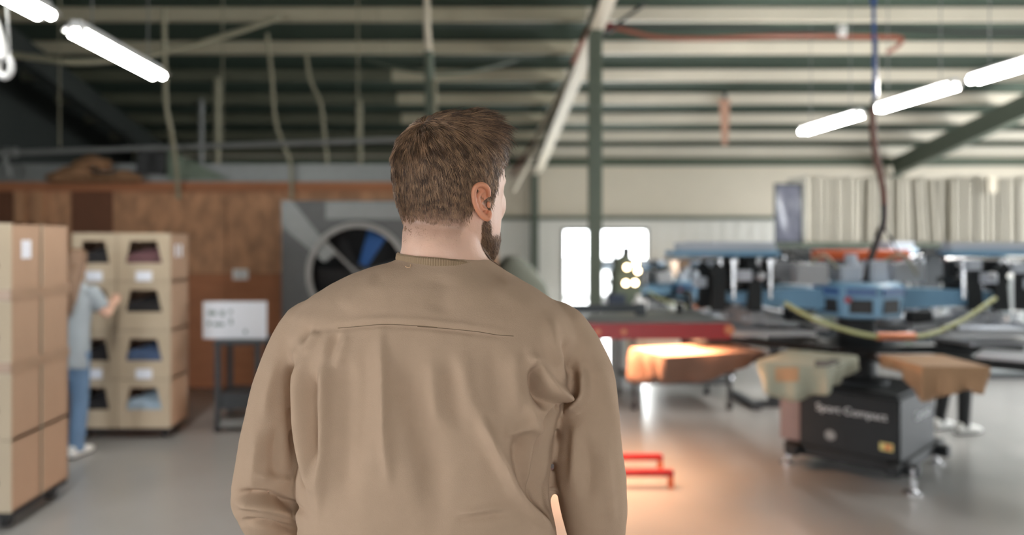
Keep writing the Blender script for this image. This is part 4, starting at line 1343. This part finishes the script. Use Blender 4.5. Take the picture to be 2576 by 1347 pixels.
# nose, brow, lips, chin, cheekbones
body.rings([(hp(f, 0, y), HF * a, HR * w, 2) for y, f, a, w in ((452, .096, .006, .007), (485, .101, .008, .009), (520, .106, .011, .012), (540, .108, .012, .016), (552, .103, .009, .014))], 14)
for s in (-1, 1):
    body.tube([hp(.098, .01 * s, 447), hp(.095, .035 * s, 440), hp(.078, .056 * s, 452)], [.008, .0085, .007], 10)
    body.ball(hp(.068, .041 * s, 512), (.024, .024, .034), 14)
body.tube([hp(.088, -.026, 584), hp(.101, -.01, 581), hp(.103, 0, 583), hp(.101, .01, 581), hp(.088, .026, 584)], [.004, .006, .0055, .006, .004], 8)
body.tube([hp(.088, -.022, 594), hp(.1, 0, 596), hp(.088, .022, 594)], [.004, .007, .004], 8)
body.ball(hp(.083, 0, 640), (.022, .022, .02), 12)
# neck and core, hidden under the clothes but whole
body.rings([(mp((l + r) / 2, y, dy), (MS * (r - l) / 2, 0, 0), (0, d, 0), 2.1) for y, l, r, d, dy in
            ((500, 1040, 1190, .05, .02), (550, 1016, 1208, .062, .012), (590, 1011, 1212, .066, .006), (625, 1010, 1215, .068, 0), (650, 1002, 1228, .07, 0), (680, 950, 1260, .072, 0), (730, 860, 1310, .08, 0), (800, 800, 1380, .095, 0), (900, 800, 1360, .1, 0), (1100, 820, 1310, .1, 0), (1300, 830, 1310, .095, 0), (1500, 800, 1355, .11, 0), (1640, 815, 1350, .11, 0), (1720, 860, 1310, .08, 0))], 30)
LA = [(770, 850, 0), (706, 950, -.005), (684, 1060, -.01), (672, 1180, -.005), (668, 1260, .01), (680, 1360, .05), (700, 1470, .09), (712, 1560, .12)]
RA = [(1410, 850, 0), (1468, 930, 0), (1480, 1020, -.005), (1482, 1110, -.005), (1486, 1200, 0), (1500, 1300, .02), (1514, 1400, .05), (1520, 1560, .1)]
for path, sd in ((LA, -1), (RA, 1)):
    limb(body, [mp(*p) for p in path], [.03, .03, .031, .034, .036, .034, .03, .026], 4)
    a, b = mp(*path[-2]), mp(*path[-1])
    hand(body, b, (b - a).normalized() * .6 + Vector((0, .1, -.6)), Vector((-sd * .5, 1, .1)), 1.05, .55, palm=Vector((-sd, -.3, 0)))
FT = {-1: Vector((man.x - .11, MD + .02, 0)), 1: Vector((man.x + .12, MD - .1, 0))}
for sd in (-1, 1):
    a = FT[sd]
    limb(body, [(man.x + sd * .09, MD, .93), (man.x + sd * .1, MD + .02, .5), (a.x, a.y, .1), (a.x, a.y + .05, .05)], [.08, .052, .036, .03], 6)
# ears, one thick shell each with helix, hollow and lobe, set into the same body
def ear(mb, s):
    o = hp(-.012, .0795 * s, 514)
    out = (HR * s * .80 - HF * .60).normalized()          # rear rim stands away from the skull
    fw = (HF * .80 + HR * s * .60).normalized()
    u_ = Vector((0, 0, 1)) + HF * -.18
    def e(a, b, c):                              # a forward, b up, c outward
        return o + fw * a * .85 + u_ * b * .84 + out * c * .9 + HR * s * .003
    # rim
    rim = [e(.014, .012, .0), e(.012, .026, .004), (e(.002, .034, .007)), e(-.012, .031, .010), e(-.019, .018, .012), e(-.019, .0, .012), e(-.014, -.014, .010), e(-.006, -.024, .007), e(.004, -.029, .004), e(.010, -.022, .002), e(.011, -.014, 0)]
    limb(mb, rim, [.0030, .0042, .0048, .0048, .0046, .0044, .0042, .0052, .006, .0048, .003], 4, 8)
    anti = [e(.004, .022, .0), e(-.006, .016, .004), (e(-.010, .004, .006)), e(-.006, -.009, .005), e(.003, -.013, .002)]
    limb(mb, anti, [.003, .0035, .0036, .0036, .003], 4, 8)
    # back sheet of the ear
    vs = [e(-.002, 0, -.002)] + [p - out * .002 for p in spline(rim, 3)]
    n = len(vs)
    vs += [p - out * .006 for p in vs]
    fs = [(0, i, i + 1) for i in range(1, n - 1)] + [(n, n + i + 1, n + i) for i in range(1, n - 1)] + [(i, n + i, n + i + 1, i + 1) for i in range(1, n - 1)] + [(0, n - 1, 2 * n - 1, n), (0, n, n + 1, 1)]
    mb.add(vs, fs)
    mb.ball(e(.011, -.003, .001), (.004, .004, .006), 8)      # tragus
bmesh_ = evaluated(body, .0036, 3, 'person')
em = MB()
for s in (-1, 1):
    ear(em, s)
eme = evaluated(em, .0014, 2, 'ear')
import bmesh
bm = bmesh.new()
bm.from_mesh(bmesh_)
bm.from_mesh(eme)
bm.to_mesh(bmesh_)
bm.free()
bmesh_.polygons.foreach_set('use_smooth', [True] * len(bmesh_.polygons))
C = coords(bmesh_)
hc = np.array(HC)
rel = C - hc
lf, lr = rel @ np.array(HF), rel @ np.array(HR)
py = Y0 + (H - C[:, 2]) / MS
ang = np.degrees(np.arctan2(np.abs(lr), lf))
hl = np.interp(ang, [0, 25, 45, 62, 72, 84, 92, 104, 112, 125, 140, 180], [350, 352, 375, 400, 440, 545, 500, 470, 548, 586, 592, 592])
wob = np.array([noise.noise(Vector((a * 60, b * 60, c * 60))) for a, b, c in C[:, [0, 1, 2]]]) if len(C) < 4e5 else 0
hm = np.clip((hl + wob * 10 - py) / (40 + 45 * (ang > 125)) + .3, 0, 1) * (py < 700)
rad = np.hypot(lf, lr)
hm *= (rad < .125)
lo_jaw = np.interp(ang, [0, 20, 45, 70, 85, 95, 180], [560, 562, 585, 585, 520, 560, 900])
hi_jaw = np.interp(ang, [0, 45, 70, 88, 95, 180], [700, 695, 668, 620, 560, 500])
bmk = np.clip((py - lo_jaw) / 22, 0, 1) * np.clip((hi_jaw - py) / 14, 0, 1) * (rad > .04) * (ang < 98)
lipm = (np.abs(lr) < .024) & (lf > .094) & (py > 577) & (py < 602)
bmk = bmk * (~lipm)
# keep ears clean
nb = len(C) - len(eme.vertices)
hm[nb:] = 0
bmk[nb:] = 0
for nm, arr in (('hairmask', hm), ('beardmask', bmk), ('lipmask', lipm.astype(float))):
    at = bmesh_.attributes.new(nm, 'FLOAT', 'POINT')
    at.data.foreach_set('value', np.ascontiguousarray(arr, dtype=np.float32))
ears = np.zeros(len(C))
ears[nb:] = 1
at = bmesh_.attributes.new('earmask', 'FLOAT', 'POINT')
at.data.foreach_set('value', ears.astype(np.float32))
attr_mix(M['skin'], 'earmask', (206, 138, 106))
attr_mix(M['skin'], 'lipmask', (176, 112, 100))
attr_mix(M['skin'], 'beardmask', (112, 76, 54))
attr_mix(M['skin'], 'hairmask', (120, 84, 64))
NB = normals(bmesh_)
base = Vector((man.x, MD, 0))
bmesh_.transform(Matrix.Translation(-base))
person = link('person', bmesh_, M['skin'], None, base)
tag(person, 'man seen from behind in the foreground, brown sweatshirt, short brown hair and beard, looking right', 'person')
for s in (-1, 1):
    e = MB().ball(hp(.083, .032 * s, 470), .0125, 16).build('eye', M['eye_white'], person)
    MB().ball(hp(.0925, .033 * s, 470), (.005, .005, .0055), 12).build('iris', M['iris'], e)
    MB().tube([hp(.107, .014 * s, 436), hp(.1, .036 * s, 428), hp(.083, .056 * s, 438)], [.003, .004, .002], 6).build('eyebrow', M['hair_long'], person)

# ---- strands: hair and beard
hairm = bpy.data.materials.new('short brown hair')
hairm.use_nodes = True
nt = hairm.node_tree
b = nt.nodes['Principled BSDF']
b.inputs['Roughness'].default_value = .5
a_ = nt.nodes.new('ShaderNodeAttribute')
a_.attribute_name = 'tone'
cr = nt.nodes.new('ShaderNodeValToRGB')
cr.color_ramp.elements[0].color = (*lin((74, 52, 38)), 1)
cr.color_ramp.elements[1].color = (*lin((176, 138, 106)), 1)
nt.links.new(a_.outputs['Fac'], cr.inputs[0])
nt.links.new(cr.outputs[0], b.inputs['Base Color'])

def strands(name, idx, nrm, root, direc, length, lift, droop, tone, rad0, seg=4):
    n = len(root)
    P = np.empty((n, seg + 1, 3))
    P[:, 0] = root - nrm * .001
    d = direc * np.cos(lift)[:, None] + nrm * np.sin(lift)[:, None]
    for k in range(seg):
        P[:, k + 1] = P[:, k] + d * (length / seg)[:, None]
        d = d - nrm * (droop * .9 / seg)[:, None] + np.array([0, 0, -1]) * (.12 * droop / seg)[:, None]
        d /= np.linalg.norm(d, axis=1)[:, None]
    tan = P[:, -1] - P[:, 0]
    tan /= np.linalg.norm(tan, axis=1)[:, None] + 1e-9
    x = np.cross(tan, nrm)
    x /= np.linalg.norm(x, axis=1)[:, None] + 1e-9
    y = np.cross(tan, x)
    V = np.empty((n, seg + 1, 3, 3))
    for k in range(seg + 1):
        rr = (np.ones(n) * rad0 * (1 - .75 * (k / seg) ** 2))[:, None]
        for j in range(3):
            a = 2 * math.pi * j / 3
            V[:, k, j] = P[:, k] + (x * math.cos(a) + y * math.sin(a)) * rr
    V = V.reshape(-1, 3)
    b0 = np.arange(n) * (seg + 1) * 3
    fs = []
    for k in range(seg):
        for j in range(3):
            a, c = k * 3 + j, k * 3 + (j + 1) % 3
            fs.append(np.stack([b0 + a, b0 + c, b0 + c + 3, b0 + a + 3], 1))
    Fq = np.concatenate(fs)
    me = bpy.data.meshes.new(name)
    me.vertices.add(len(V))
    me.vertices.foreach_set('co', (V - np.array(base)).ravel())
    me.loops.add(len(Fq) * 4)
    me.loops.foreach_set('vertex_index', Fq.ravel().astype(np.int32))
    me.polygons.add(len(Fq))
    me.polygons.foreach_set('loop_start', np.arange(len(Fq), dtype=np.int32) * 4)
    me.update(calc_edges=True)
    me.polygons.foreach_set('use_smooth', [True] * len(Fq))
    at = me.attributes.new('tone', 'FLOAT', 'POINT')
    at.data.foreach_set('value', np.repeat(tone, (seg + 1) * 3).astype(np.float32))
    o = link(name, me, hairm, person)
    o['kind'] = 'stuff'
    return o

tri = np.array([p.vertices[:3] for p in bmesh_.polygons if p.index >= 0])
tri2 = np.array([(p.vertices[0], p.vertices[2], p.vertices[3]) for p in bmesh_.polygons if len(p.vertices) == 4])
tri = np.concatenate([tri, tri2])
tri = tri[(C[tri].min(axis=1)[:, 2] > 1.52)]
tri = tri[(tri < nb).all(axis=1)]
A3, B3, C3 = C[tri[:, 0]], C[tri[:, 1]], C[tri[:, 2]]
ar = np.linalg.norm(np.cross(B3 - A3, C3 - A3), axis=1)
def sample(n, mask, power=1.0):
    w = ar * mask[tri].mean(axis=1) ** power
    i = rng.choice(len(tri), n, p=w / w.sum())
    r1, r2 = np.sqrt(rng.random(n)), rng.random(n)
    k = np.stack([1 - r1, r1 * (1 - r2), r1 * r2], 1)
    p = (A3[i] * k[:, :1] + B3[i] * k[:, 1:2] + C3[i] * k[:, 2:])
    nn = (NB[tri[i, 0]] * k[:, :1] + NB[tri[i, 1]] * k[:, 1:2] + NB[tri[i, 2]] * k[:, 2:])
    return p, nn / np.linalg.norm(nn, axis=1)[:, None]
p, nn = sample(34000, hm, .9)
q_ = p - hc
f_, r_ = q_ @ np.array(HF), q_ @ np.array(HR)
yy = Y0 + (H - p[:, 2]) / MS
who = np.array(hp(-.055, -.01, 325))
d = p - who
d[:, 2] -= .012
clump = np.array([[noise.noise(Vector(v) * 95), noise.noise(Vector(v) * 130 + Vector((9, 3, 1))), noise.noise(Vector(v) * 95 + Vector((2, 7, 5)))] for v in p])
top = np.clip((372 - yy) / 45, 0, 1) * np.clip((f_ + .06) / .06, 0, 1)
swp = np.array(HF) * 1.0 + np.array(HR) * .25 + np.array((0, 0, .2))
dn = d / (np.linalg.norm(d, axis=1)[:, None] + 1e-6)
dirs = dn * (1 - top)[:, None] + swp * top[:, None]
dirs += np.array((0, 0, -1)) * (.7 * np.clip((yy - 400) / 100, 0, 1))[:, None]
dirs += clump * (.45 + .5 * top)[:, None] + rng.normal(0, .1, p.shape)
dirs -= nn * (dirs * nn).sum(axis=1)[:, None]
dirs /= np.linalg.norm(dirs, axis=1)[:, None]
ln = np.interp(yy, [300, 345, 400, 470, 540, 590], [.04, .034, .024, .016, .008, .004]) * (1 + .35 * top) * (1 - .35 * np.clip((-.02 - f_) / .04, 0, 1) * np.clip((400 - yy) / 60, 0, 1)) * rng.uniform(.7, 1.15, len(p))
lift = np.interp(yy, [300, 360, 450, 560], [.5, .42, .38, .3]) + .25 * top + clump[:, 0] * .2
tone = np.clip(.40 + clump[:, 1] * .7 + rng.normal(0, .24, len(p)) - .12 * top, 0, 1)
strands('hair', None, nn, p, dirs, ln, lift, np.interp(yy, [430, 520], [1.0, .12]), tone + .3 * np.clip((yy - 520) / 50, 0, 1), np.interp(yy, [500, 570], [.0005, .00028]))
p, nn = sample(7000, bmk, 1.2)
q_ = p - hc
dirs = np.array((0, 0, -1)) * .9 + np.array(HF) * .5 + rng.normal(0, .2, p.shape)
dirs -= nn * (dirs * nn).sum(axis=1)[:, None]
dirs /= np.linalg.norm(dirs, axis=1)[:, None]
yy = Y0 + (H - p[:, 2]) / MS
ln = np.interp(yy, [540, 600, 660], [.006, .012, .016]) * rng.uniform(.7, 1.2, len(p))
strands('beard', None, nn, p, dirs, ln, np.full(len(p), .55), np.full(len(p), .8), np.clip(rng.normal(.3, .2, len(p)), 0, 1), .00035, 3)

# ---- sweatshirt
sw = MB()
rows = [(648, 1008, 1224, .07, 2.1), (660, 985, 1240, .075, 2.1), (674, 930, 1262, .082, 2.1), (692, 882, 1292, .092, 2.1), (718, 832, 1336, .104, 2.15), (750, 782, 1386, .114, 2.2), (790, 742, 1432, .124, 2.3), (840, 728, 1452, .132, 2.4), (900, 734, 1440, .138, 2.5),
        (1000, 742, 1412, .143, 2.6), (1100, 754, 1388, .146, 2.6), (1200, 752, 1384, .148, 2.6), (1300, 752, 1394, .15, 2.6), (1400, 768, 1402, .152, 2.6), (1520, 770, 1408, .152, 2.5), (1610, 778, 1400, .148, 2.5), (1640, 800, 1380, .138, 2.5)]
sw.rings([(mp((l + r) / 2, y), (MS * (r - l) / 2, 0, 0), (0, d, 0), e) for y, l, r, d, e in rows], 40)
limb(sw, [mp(850, 800), mp(772, 826)] + [mp(*p) for p in LA[1:]], [.03, .043, .040, .044, .051, .058, .05, .044, .034], 5, 20)
limb(sw, [mp(1330, 800), mp(1410, 828)] + [mp(*p) for p in RA[1:]], [.03, .044, .046, .047, .053, .060, .056, .047, .034], 5, 20)
sme = evaluated(sw, .0048, 7, 'sweatshirt')
V = coords(sme)
N = normals(sme)
PX = X0 + F * V[:, 0] / V[:, 1]
PYY = Y0 - F * (V[:, 2] - H) / V[:, 1]
face = np.clip(-N[:, 1] * 1.6 + .15, 0, 1)
FOLDS = [   # polyline in the picture, half width (px), height (mm, + ridge, - valley)
    ([(955, 828), (962, 930), (964, 1010), (968, 1120), (980, 1230)], 15, 5.5),
    ([(1004, 900), (1030, 1000), (1062, 1100), (1082, 1180), (1100, 1300)], 40, -7),
    ([(915, 860), (918, 960), (914, 1080), (905, 1200)], 24, -4),
    ([(822, 850), (815, 944), (815, 1080), (806, 1200), (795, 1330)], 15, 6.5),
    ([(868, 880), (872, 1000), (870, 1150), (860, 1300)], 34, -6),
    ([(772, 880), (757, 955), (763, 1079), (780, 1190), (786, 1250)], 15, 9),
    ([(792, 930), (786, 1000), (792, 1100), (800, 1180)], 14, -6),
    ([(737, 880), (733, 940), (736, 1000), (742, 1090), (758, 1190), (764, 1235)], 11, -14),
    ([(766, 850), (746, 890), (728, 935)], 13, 5), ([(800, 832), (784, 855), (762, 890)], 15, 4), ([(780, 815), (765, 855), (748, 890)], 13, -4),
    ([(848, 830), (832, 880), (806, 940)], 16, -4), ([(872, 840), (858, 880), (842, 930)], 16, 3),
    ([(1205, 1040), (1228, 1095), (1262, 1160), (1298, 1232), (1350, 1292), (1398, 1348)], 17, 11),
    ([(1310, 1080), (1322, 1160), (1345, 1230), (1392, 1300)], 34, -15),
    ([(1262, 1080), (1300, 1090), (1350, 1070)], 14, 3),
    ([(1352, 900), (1350, 950), (1362, 1000), (1394, 1030)], 15, -17),
    ([(1335, 880), (1352, 925), (1385, 975), (1420, 1000), (1442, 1006)], 18, 13),
    ([(1385, 800), (1392, 860), (1420, 930)], 18, 4), ([(1418, 850), (1432, 910), (1446, 955)], 14, -6),
    ([(1452, 900), (1464, 950), (1466, 990), (1448, 1022), (1415, 1040)], 12, 10),
    ([(1435, 1012), (1418, 1016), (1398, 1020)], 7, -8),
    ([(1402, 1030), (1380, 1080), (1372, 1140), (1378, 1220), (1392, 1320)], 14, -13),
    ([(1330, 1000), (1345, 1060), (1366, 1100)], 16, 6),
    ([(1452, 1060), (1448, 1130), (1440, 1230)], 15, 4), ([(1500, 900), (1528, 1000), (1548, 1090)], 18, 3),
    ([(1470, 1100), (1482, 1180), (1478, 1280)], 20, -4), ([(1520, 1130), (1530, 1220), (1540, 1320)], 14, 3.5),
    ([(588, 1244), (640, 1246), (700, 1256), (772, 1296)], 10, -11), ([(590, 1268), (640, 1270), (700, 1282), (748, 1300)], 12, 7),
    ([(596, 1312), (660, 1318), (720, 1332), (752, 1330)], 9, -7), ([(650, 1080), (640, 1160), (632, 1230)], 18, 4), ([(700, 1060), (690, 1150), (700, 1225)], 20, -5),
    ([(700, 900), (676, 980), (664, 1060)], 16, 3), ([(640, 1190), (690, 1205), (750, 1215)], 12, 4),
    ([(1150, 1296), (1210, 1284), (1272, 1276)], 7, 3), ([(1140, 1310), (1220, 1300), (1290, 1290)], 9, -2.5),
    ([(1085, 900), (1090, 1000), (1100, 1090)], 22, 2.5), ([(1160, 880), (1175, 980), (1205, 1060)], 26, 3), ([(1130, 900), (1140, 1000), (1165, 1090)], 20, -3),
    ([(1240, 880), (1250, 980), (1265, 1060)], 26, -3), ([(1300, 880), (1296, 960), (1310, 1030)], 20, 3),
    ([(760, 836), (850, 826), (960, 818), (1080, 824), (1200, 838), (1290, 850)], 7, -2.2), ([(850, 812), (960, 804), (1080, 810), (1200, 824), (1290, 836)], 9, 1.2),
    ([(1120, 690), (1110, 740), (1100, 790)], 40, -2), ([(960, 700), (900, 740), (860, 780)], 30, 2), ([(1240, 710), (1300, 750), (1350, 800)], 30, 2.5),
]
D = np.zeros(len(V))
for pts, wd, amp in FOLDS:
    sp = np.array([(v.x, v.y) for v in spline([(a, b, 0) for a, b in pts], 6)])
    best = np.full(len(V), 1e9)
    tt = np.zeros(len(V))
    m_ = (PX > sp[:, 0].min() - wd * 3) & (PX < sp[:, 0].max() + wd * 3) & (PYY > sp[:, 1].min() - wd * 3) & (PYY < sp[:, 1].max() + wd * 3)
    ix = np.where(m_)[0]
    if not len(ix):
        continue
    X, Y = PX[ix], PYY[ix]
    bb, t2 = best[ix], tt[ix]
    nS = len(sp) - 1
    for i in range(nS):
        a, b = sp[i], sp[i + 1]
        ab = b - a
        t_ = np.clip(((X - a[0]) * ab[0] + (Y - a[1]) * ab[1]) / (ab @ ab + 1e-9), 0, 1)
        dd = (X - a[0] - t_ * ab[0]) ** 2 + (Y - a[1] - t_ * ab[1]) ** 2
        u_ = dd < bb
        bb[u_] = dd[u_]
        t2[u_] = ((i + t_) / nS)[u_]
    taper = np.clip(np.sin(math.pi * np.clip(t2, .02, .98)) * 1.5, 0, 1)
    D[ix] += amp * .002 * np.exp(-bb / (2 * (wd * .62) ** 2)) * taper
wr = np.array([noise.noise(Vector((v[0] * 14, v[1] * 14, v[2] * 7))) * .0022 + noise.noise(Vector((v[0] * 45, v[1] * 45, v[2] * 25))) * .0006 for v in V])
V2 = V + N * (D * face + wr)[:, None]
set_coords(sme, V2)
# soften once more
tmp = bpy.data.objects.new('tmp', sme)
COL.objects.link(tmp)
s_ = tmp.modifiers.new('s', 'SMOOTH')
s_.iterations = 1
s_.factor = .4
sb = tmp.modifiers.new('sub', 'SUBSURF')
sb.levels = sb.render_levels = 1
dg = bpy.context.evaluated_depsgraph_get()
sme2 = bpy.data.meshes.new_from_object(tmp.evaluated_get(dg))
bpy.data.objects.remove(tmp)
sme2.name = 'sweatshirt'
sme2.polygons.foreach_set('use_smooth', [True] * len(sme2.polygons))
bv = BVHTree.FromPolygons([v.co.copy() for v in sme2.vertices], [tuple(p.vertices) for p in sme2.polygons])
sme2.transform(Matrix.Translation(-base))
swo = link('sweatshirt', sme2, M['sweat'], person)

def stitched(name, pts, r, m, n=10):
    "fine line laid on the cloth along picture points"
    out = []
    for p in spline([(a, b, 0) for a, b in pts], n):
        o = Vector((0, 0, H))
        dr = Vector(((p.x - X0) / F, 1, -(p.y - Y0) / F)).normalized()
        h = bv.ray_cast(o, dr)
        if h[0]:
            out.append(h[0] - dr * .0002)
    if len(out) > 2:
        MB().tube(out, r, 5).build(name, m, swo)
seam = mat('seam thread', (112, 92, 72), rough=.9)
stitched('yoke_seam', [(850, 826), (900, 822), (960, 817), (1030, 819), (1100, 824)], .00055, seam)
stitched('yoke_seam', [(1050, 822), (1120, 827), (1200, 835), (1250, 843), (1292, 846)], .00055, seam)
stitched('loose_thread', [(1020, 671), (1027, 674), (1032, 672), (1033, 666)], .0008, mat('loose thread', (214, 176, 140), rough=.9), 4)
# ribbed collar
vs, fs = [], []
n = 240
cc = mp(1113, 650, 0)
cross = [(.0, -.012), (.0045, -.010), (.0055, -.004), (.0045, .003), (.0015, .0055), (-.0015, .004), (-.002, -.006)]
for i in range(n):
    a = 2 * math.pi * i / n
    dx, dy = math.cos(a), math.sin(a)
    rib = .0005 * (1 if i % 2 else -1)
    back = max(0, -dy)
    ypx = 648 + 6 * back + 16 * max(0, dx) + 30 * max(0, dy) - 5 * max(0, -dx)
    zc = mp(0, ypx).z
    for (o, h) in cross:
        k = 1 + 0
        vs.append((cc.x + dx * (.0715 + o + rib), cc.y + dy * (.0735 + o + rib), zc + h))
L = len(cross)
for i in range(n):
    for j in range(L):
        a, b = i * L + j, i * L + (j + 1) % L
        c, d2 = ((i + 1) % n) * L + (j + 1) % L, ((i + 1) % n) * L + j
        fs.append((a, b, c, d2))
MB().add(vs, fs).build('collar', mat('collar rib', (146, 122, 96), rough=.95), swo)
# cuffs and hem (below the frame)
for path in (LA, RA):
    a, b = mp(*path[-2]), mp(*path[-1])
    d = (b - a).normalized()
    MB().tube([b - d * .035, b + d * .02], .0365, 20).build('cuff', M['sweat'], swo)
MB().rings([(mp((795 + 1385) / 2, y), (MS * 295, 0, 0), (0, .141, 0), 2.5) for y in (1625, 1690)], 40).build('hem_band', M['sweat'], swo)
# trousers and shoes
tr = MB()
tr.rings([(Vector((man.x, MD, z)), (w_, 0, 0), (0, d, 0), 2.4) for z, w_, d in ((1.0, .175, .12), (.93, .185, .13), (.84, .18, .125), (.8, .15, .1))], 28)
for sd in (-1, 1):
    a = FT[sd]
    limb(tr, [(man.x + sd * .09, MD, .9), (man.x + sd * .1, MD + .02, .5), (a.x, a.y, .1), (a.x, a.y, .055)], [.1, .072, .058, .058], 6, 18)
link('trousers', evaluated(tr, .009, 3, 'trousers'), M['denim_dark'], person).data.transform(Matrix.Translation(-base))
for sd in (-1, 1):
    shoe(FT[sd], (sd * .15, 1, 0), M['shoe_brown'], person, 1.1)

# ---- smaller figures
def figure(loc, rz, h, label, lean, arms, shirt, pants, shoem, hairm_, long_hair, stance=.1, step=0.0):
    s = h / 1.75
    R = Matrix.Rotation(rz, 4, 'Z')
    base = Vector(loc)
    Lm = Matrix.Translation((0, 0, .93)) @ Matrix.Rotation(-lean, 4, 'X') @ Matrix.Translation((0, 0, -.93))
    def W(p, upper=True):
        p = Vector(p)
        if upper:
            p = Lm @ p
        return base + (R @ (p * s))
    def V3(v, upper=True):
        return W(v, upper) - W((0, 0, 0), upper)
    b = MB()
    def tor(rows):
        return [(W((0, y, z)), V3((w, 0, 0)), V3((0, d, 0)), 2.3) for z, w, d, y in rows]
    b.rings(tor([(.84, .1, .08, 0), (.93, .155, .1, 0), (1.1, .13, .09, 0), (1.3, .155, .1, .0), (1.42, .15, .08, 0), (1.47, .07, .06, 0), (1.56, .05, .055, .005)]), 20)
    b.rings([(W((0, y, z)), V3((w, 0, 0)), V3((0, d, 0)), 2.1) for z, w, d, y in ((1.52, .03, .05, .03), (1.54, .045, .07, .025), (1.58, .062, .085, .015), (1.63, .07, .092, .008), (1.68, .07, .092, 0), (1.72, .058, .075, 0), (1.745, .03, .04, 0))], 20)
    b.rings([(W((0, y, z)), V3((w, 0, 0)), V3((0, .012, 0)), 2) for z, w, y in ((1.645, .006, .098), (1.61, .01, .108), (1.598, .014, .106), (1.592, .008, .1))], 10)
    for sx in (-1, 1):
        b.ball(W((.07 * sx, -.005, 1.62)), (.012 * s, .016 * s, .028 * s), 10)
    hips = [(sx * .085, 0, .9) for sx in (-1, 1)]
    feet = {}
    for sx in (-1, 1):
        f = Vector((sx * stance, -.02 + sx * step, 0))
        feet[sx] = f
        limb(b, [W((sx * .085, 0, .9), False), W((sx * .09, .025, .5), False), W((f.x, f.y, .09), False), W((f.x, f.y + .05, .05), False)], [.08 * s, .05 * s, .036 * s, .03 * s], 5, 14)
    for k, (sx, pts) in enumerate(zip((-1, 1), arms)):
        P = [W((sx * .165, 0, 1.40))] + [W(p) for p in pts]
        limb(b, P, [.045 * s, .036 * s, .025 * s], 6, 12)
        hand(b, P[-1], P[-1] - P[-2], V3((-sx * .6, .6, .3)), s, .4)
    me = evaluated(b, .0052, 3, 'person')
    me.transform(Matrix.Translation(-base))
    o = link('person', me, M['skin'], None, base)
    tag(o, label, 'person')
    c = MB()
    c.rings(tor([(.74 if long_hair else .82, .18, .125, 0), (.93, .178, .125, 0), (1.1, .16, .115, 0), (1.3, .175, .12, 0), (1.41, .17, .1, 0), (1.46, .1, .075, 0), (1.485, .075, .065, 0)]), 24)
    for sx, pts in zip((-1, 1), arms):
        P = [W((sx * .155, 0, 1.405)), W((sx * .165, 0, 1.40)), W((sx * .165, 0, 1.40)).lerp(W(pts[0]), .75)]
        limb(c, P, [.062 * s, .064 * s, .066 * s], 4, 14)
    link('shirt', evaluated(c, .009, 3, 'shirt'), shirt, o).data.transform(Matrix.Translation(-base))
    t = MB()
    t.rings([(W((0, 0, z), False), V3((w, 0, 0), False), V3((0, d, 0), False), 2.4) for z, w, d in ((1.0, .145, .105), (.92, .17, .12), (.84, .165, .115), (.8, .13, .09))], 22)
    for sx in (-1, 1):
        f = feet[sx]
        limb(t, [W((sx * .085, 0, .88), False), W((sx * .09, .025, .5), False), W((f.x, f.y, .12), False), W((f.x, f.y, .05), False)], [.1 * s, .07 * s, .062 * s, .066 * s] if long_hair else [.09 * s, .062 * s, .05 * s, .046 * s], 5, 16)
    if not long_hair:
        pass
    link('trousers', evaluated(t, .009, 3, 'trousers'), pants, o).data.transform(Matrix.Translation(-base))
    for sx in (-1, 1):
        shoe(W((feet[sx].x, feet[sx].y, 0), False), V3((.1 * sx, 1, 0), False), shoem, o, s)
        e = MB().ball(W((sx * .028, .083, 1.635)), .012 * s, 10).build('eye', M['eye_white'], o)
        MB().ball(W((sx * .028, .0925, 1.635)), .005 * s, 8).build('iris', M['iris'], e)
    MB().tube([W((-.022, .094, 1.568)), W((0, .1, 1.566)), W((.022, .094, 1.568))], [.003 * s, .006 * s, .003 * s], 8).build('mouth', M['lip'], o)
    hh = MB()
    if long_hair:
        hh.rings([(W((0, y, z)), V3((w, 0, 0)), V3((0, d, 0)), 2.2) for z, w, d, y in ((1.22, .07, .03, -.115), (1.3, .105, .045, -.115), (1.4, .11, .06, -.095), (1.5, .098, .07, -.06), (1.6, .09, .082, -.035), (1.68, .086, .1, -.018), (1.73, .074, .088, -.005), (1.76, .05, .055, 0), (1.77, .02, .02, 0))], 26)
        for i in range(14):
            x = -.1 + .2 * i / 13
            limb(hh, [W((x * .8, -.1, 1.62)), W((x, -.13 - .02 * (i % 3), 1.42)), W((x * .95, -.14 - .012 * (i % 2), 1.2 + .03 * (i % 4))), W((x * .8, -.13, 1.16 + .02 * (i % 3)))], [.012 * s, .016 * s, .012 * s, .004 * s], 4, 8)
    else:
        hh.rings([(W((0, y, z)), V3((w, 0, 0)), V3((0, d, 0)), 2.1) for z, w, d, y in ((1.57, .05, .03, -.055), (1.6, .068, .05, -.045), (1.65, .078, .08, -.024), (1.69, .079, .097, -.01), (1.73, .066, .084, -.002), (1.757, .04, .045, 0), (1.765, .015, .015, 0))], 22)
    me = evaluated(hh, .006, 2, 'hair')
    me.transform(Matrix.Translation(-base))
    link('hair', me, hairm_, o)
    return o
figure((pt(172, 0, 5.62).x, 5.62, 0), math.radians(-6), 1.53, 'woman with long brown hair, grey t-shirt and light jeans, standing at the open fronted cartons', .16,
       [((-.27, .1, 1.18), (-.2, .26, 1.1)), ((.25, .1, 1.22), (.22, .24, 1.3))], M['tee_grey'], M['denim'], M['shoe_white'], M['hair_long'], True, .09, .0)
figure((pt(2398, 0, 6.32).x, 6.32, 0), math.radians(-70), 1.58, 'worker in dark trousers and white shoes bending behind the press, seen mostly below the pallets', .7,
       [((-.24, .2, 1.2), (-.16, .42, 1.25)), ((.24, .2, 1.2), (.16, .42, 1.25))], M['tee_grey'], M['black_cloth'], M['shoe_white'], M['hair_long'], False, .1, .02)
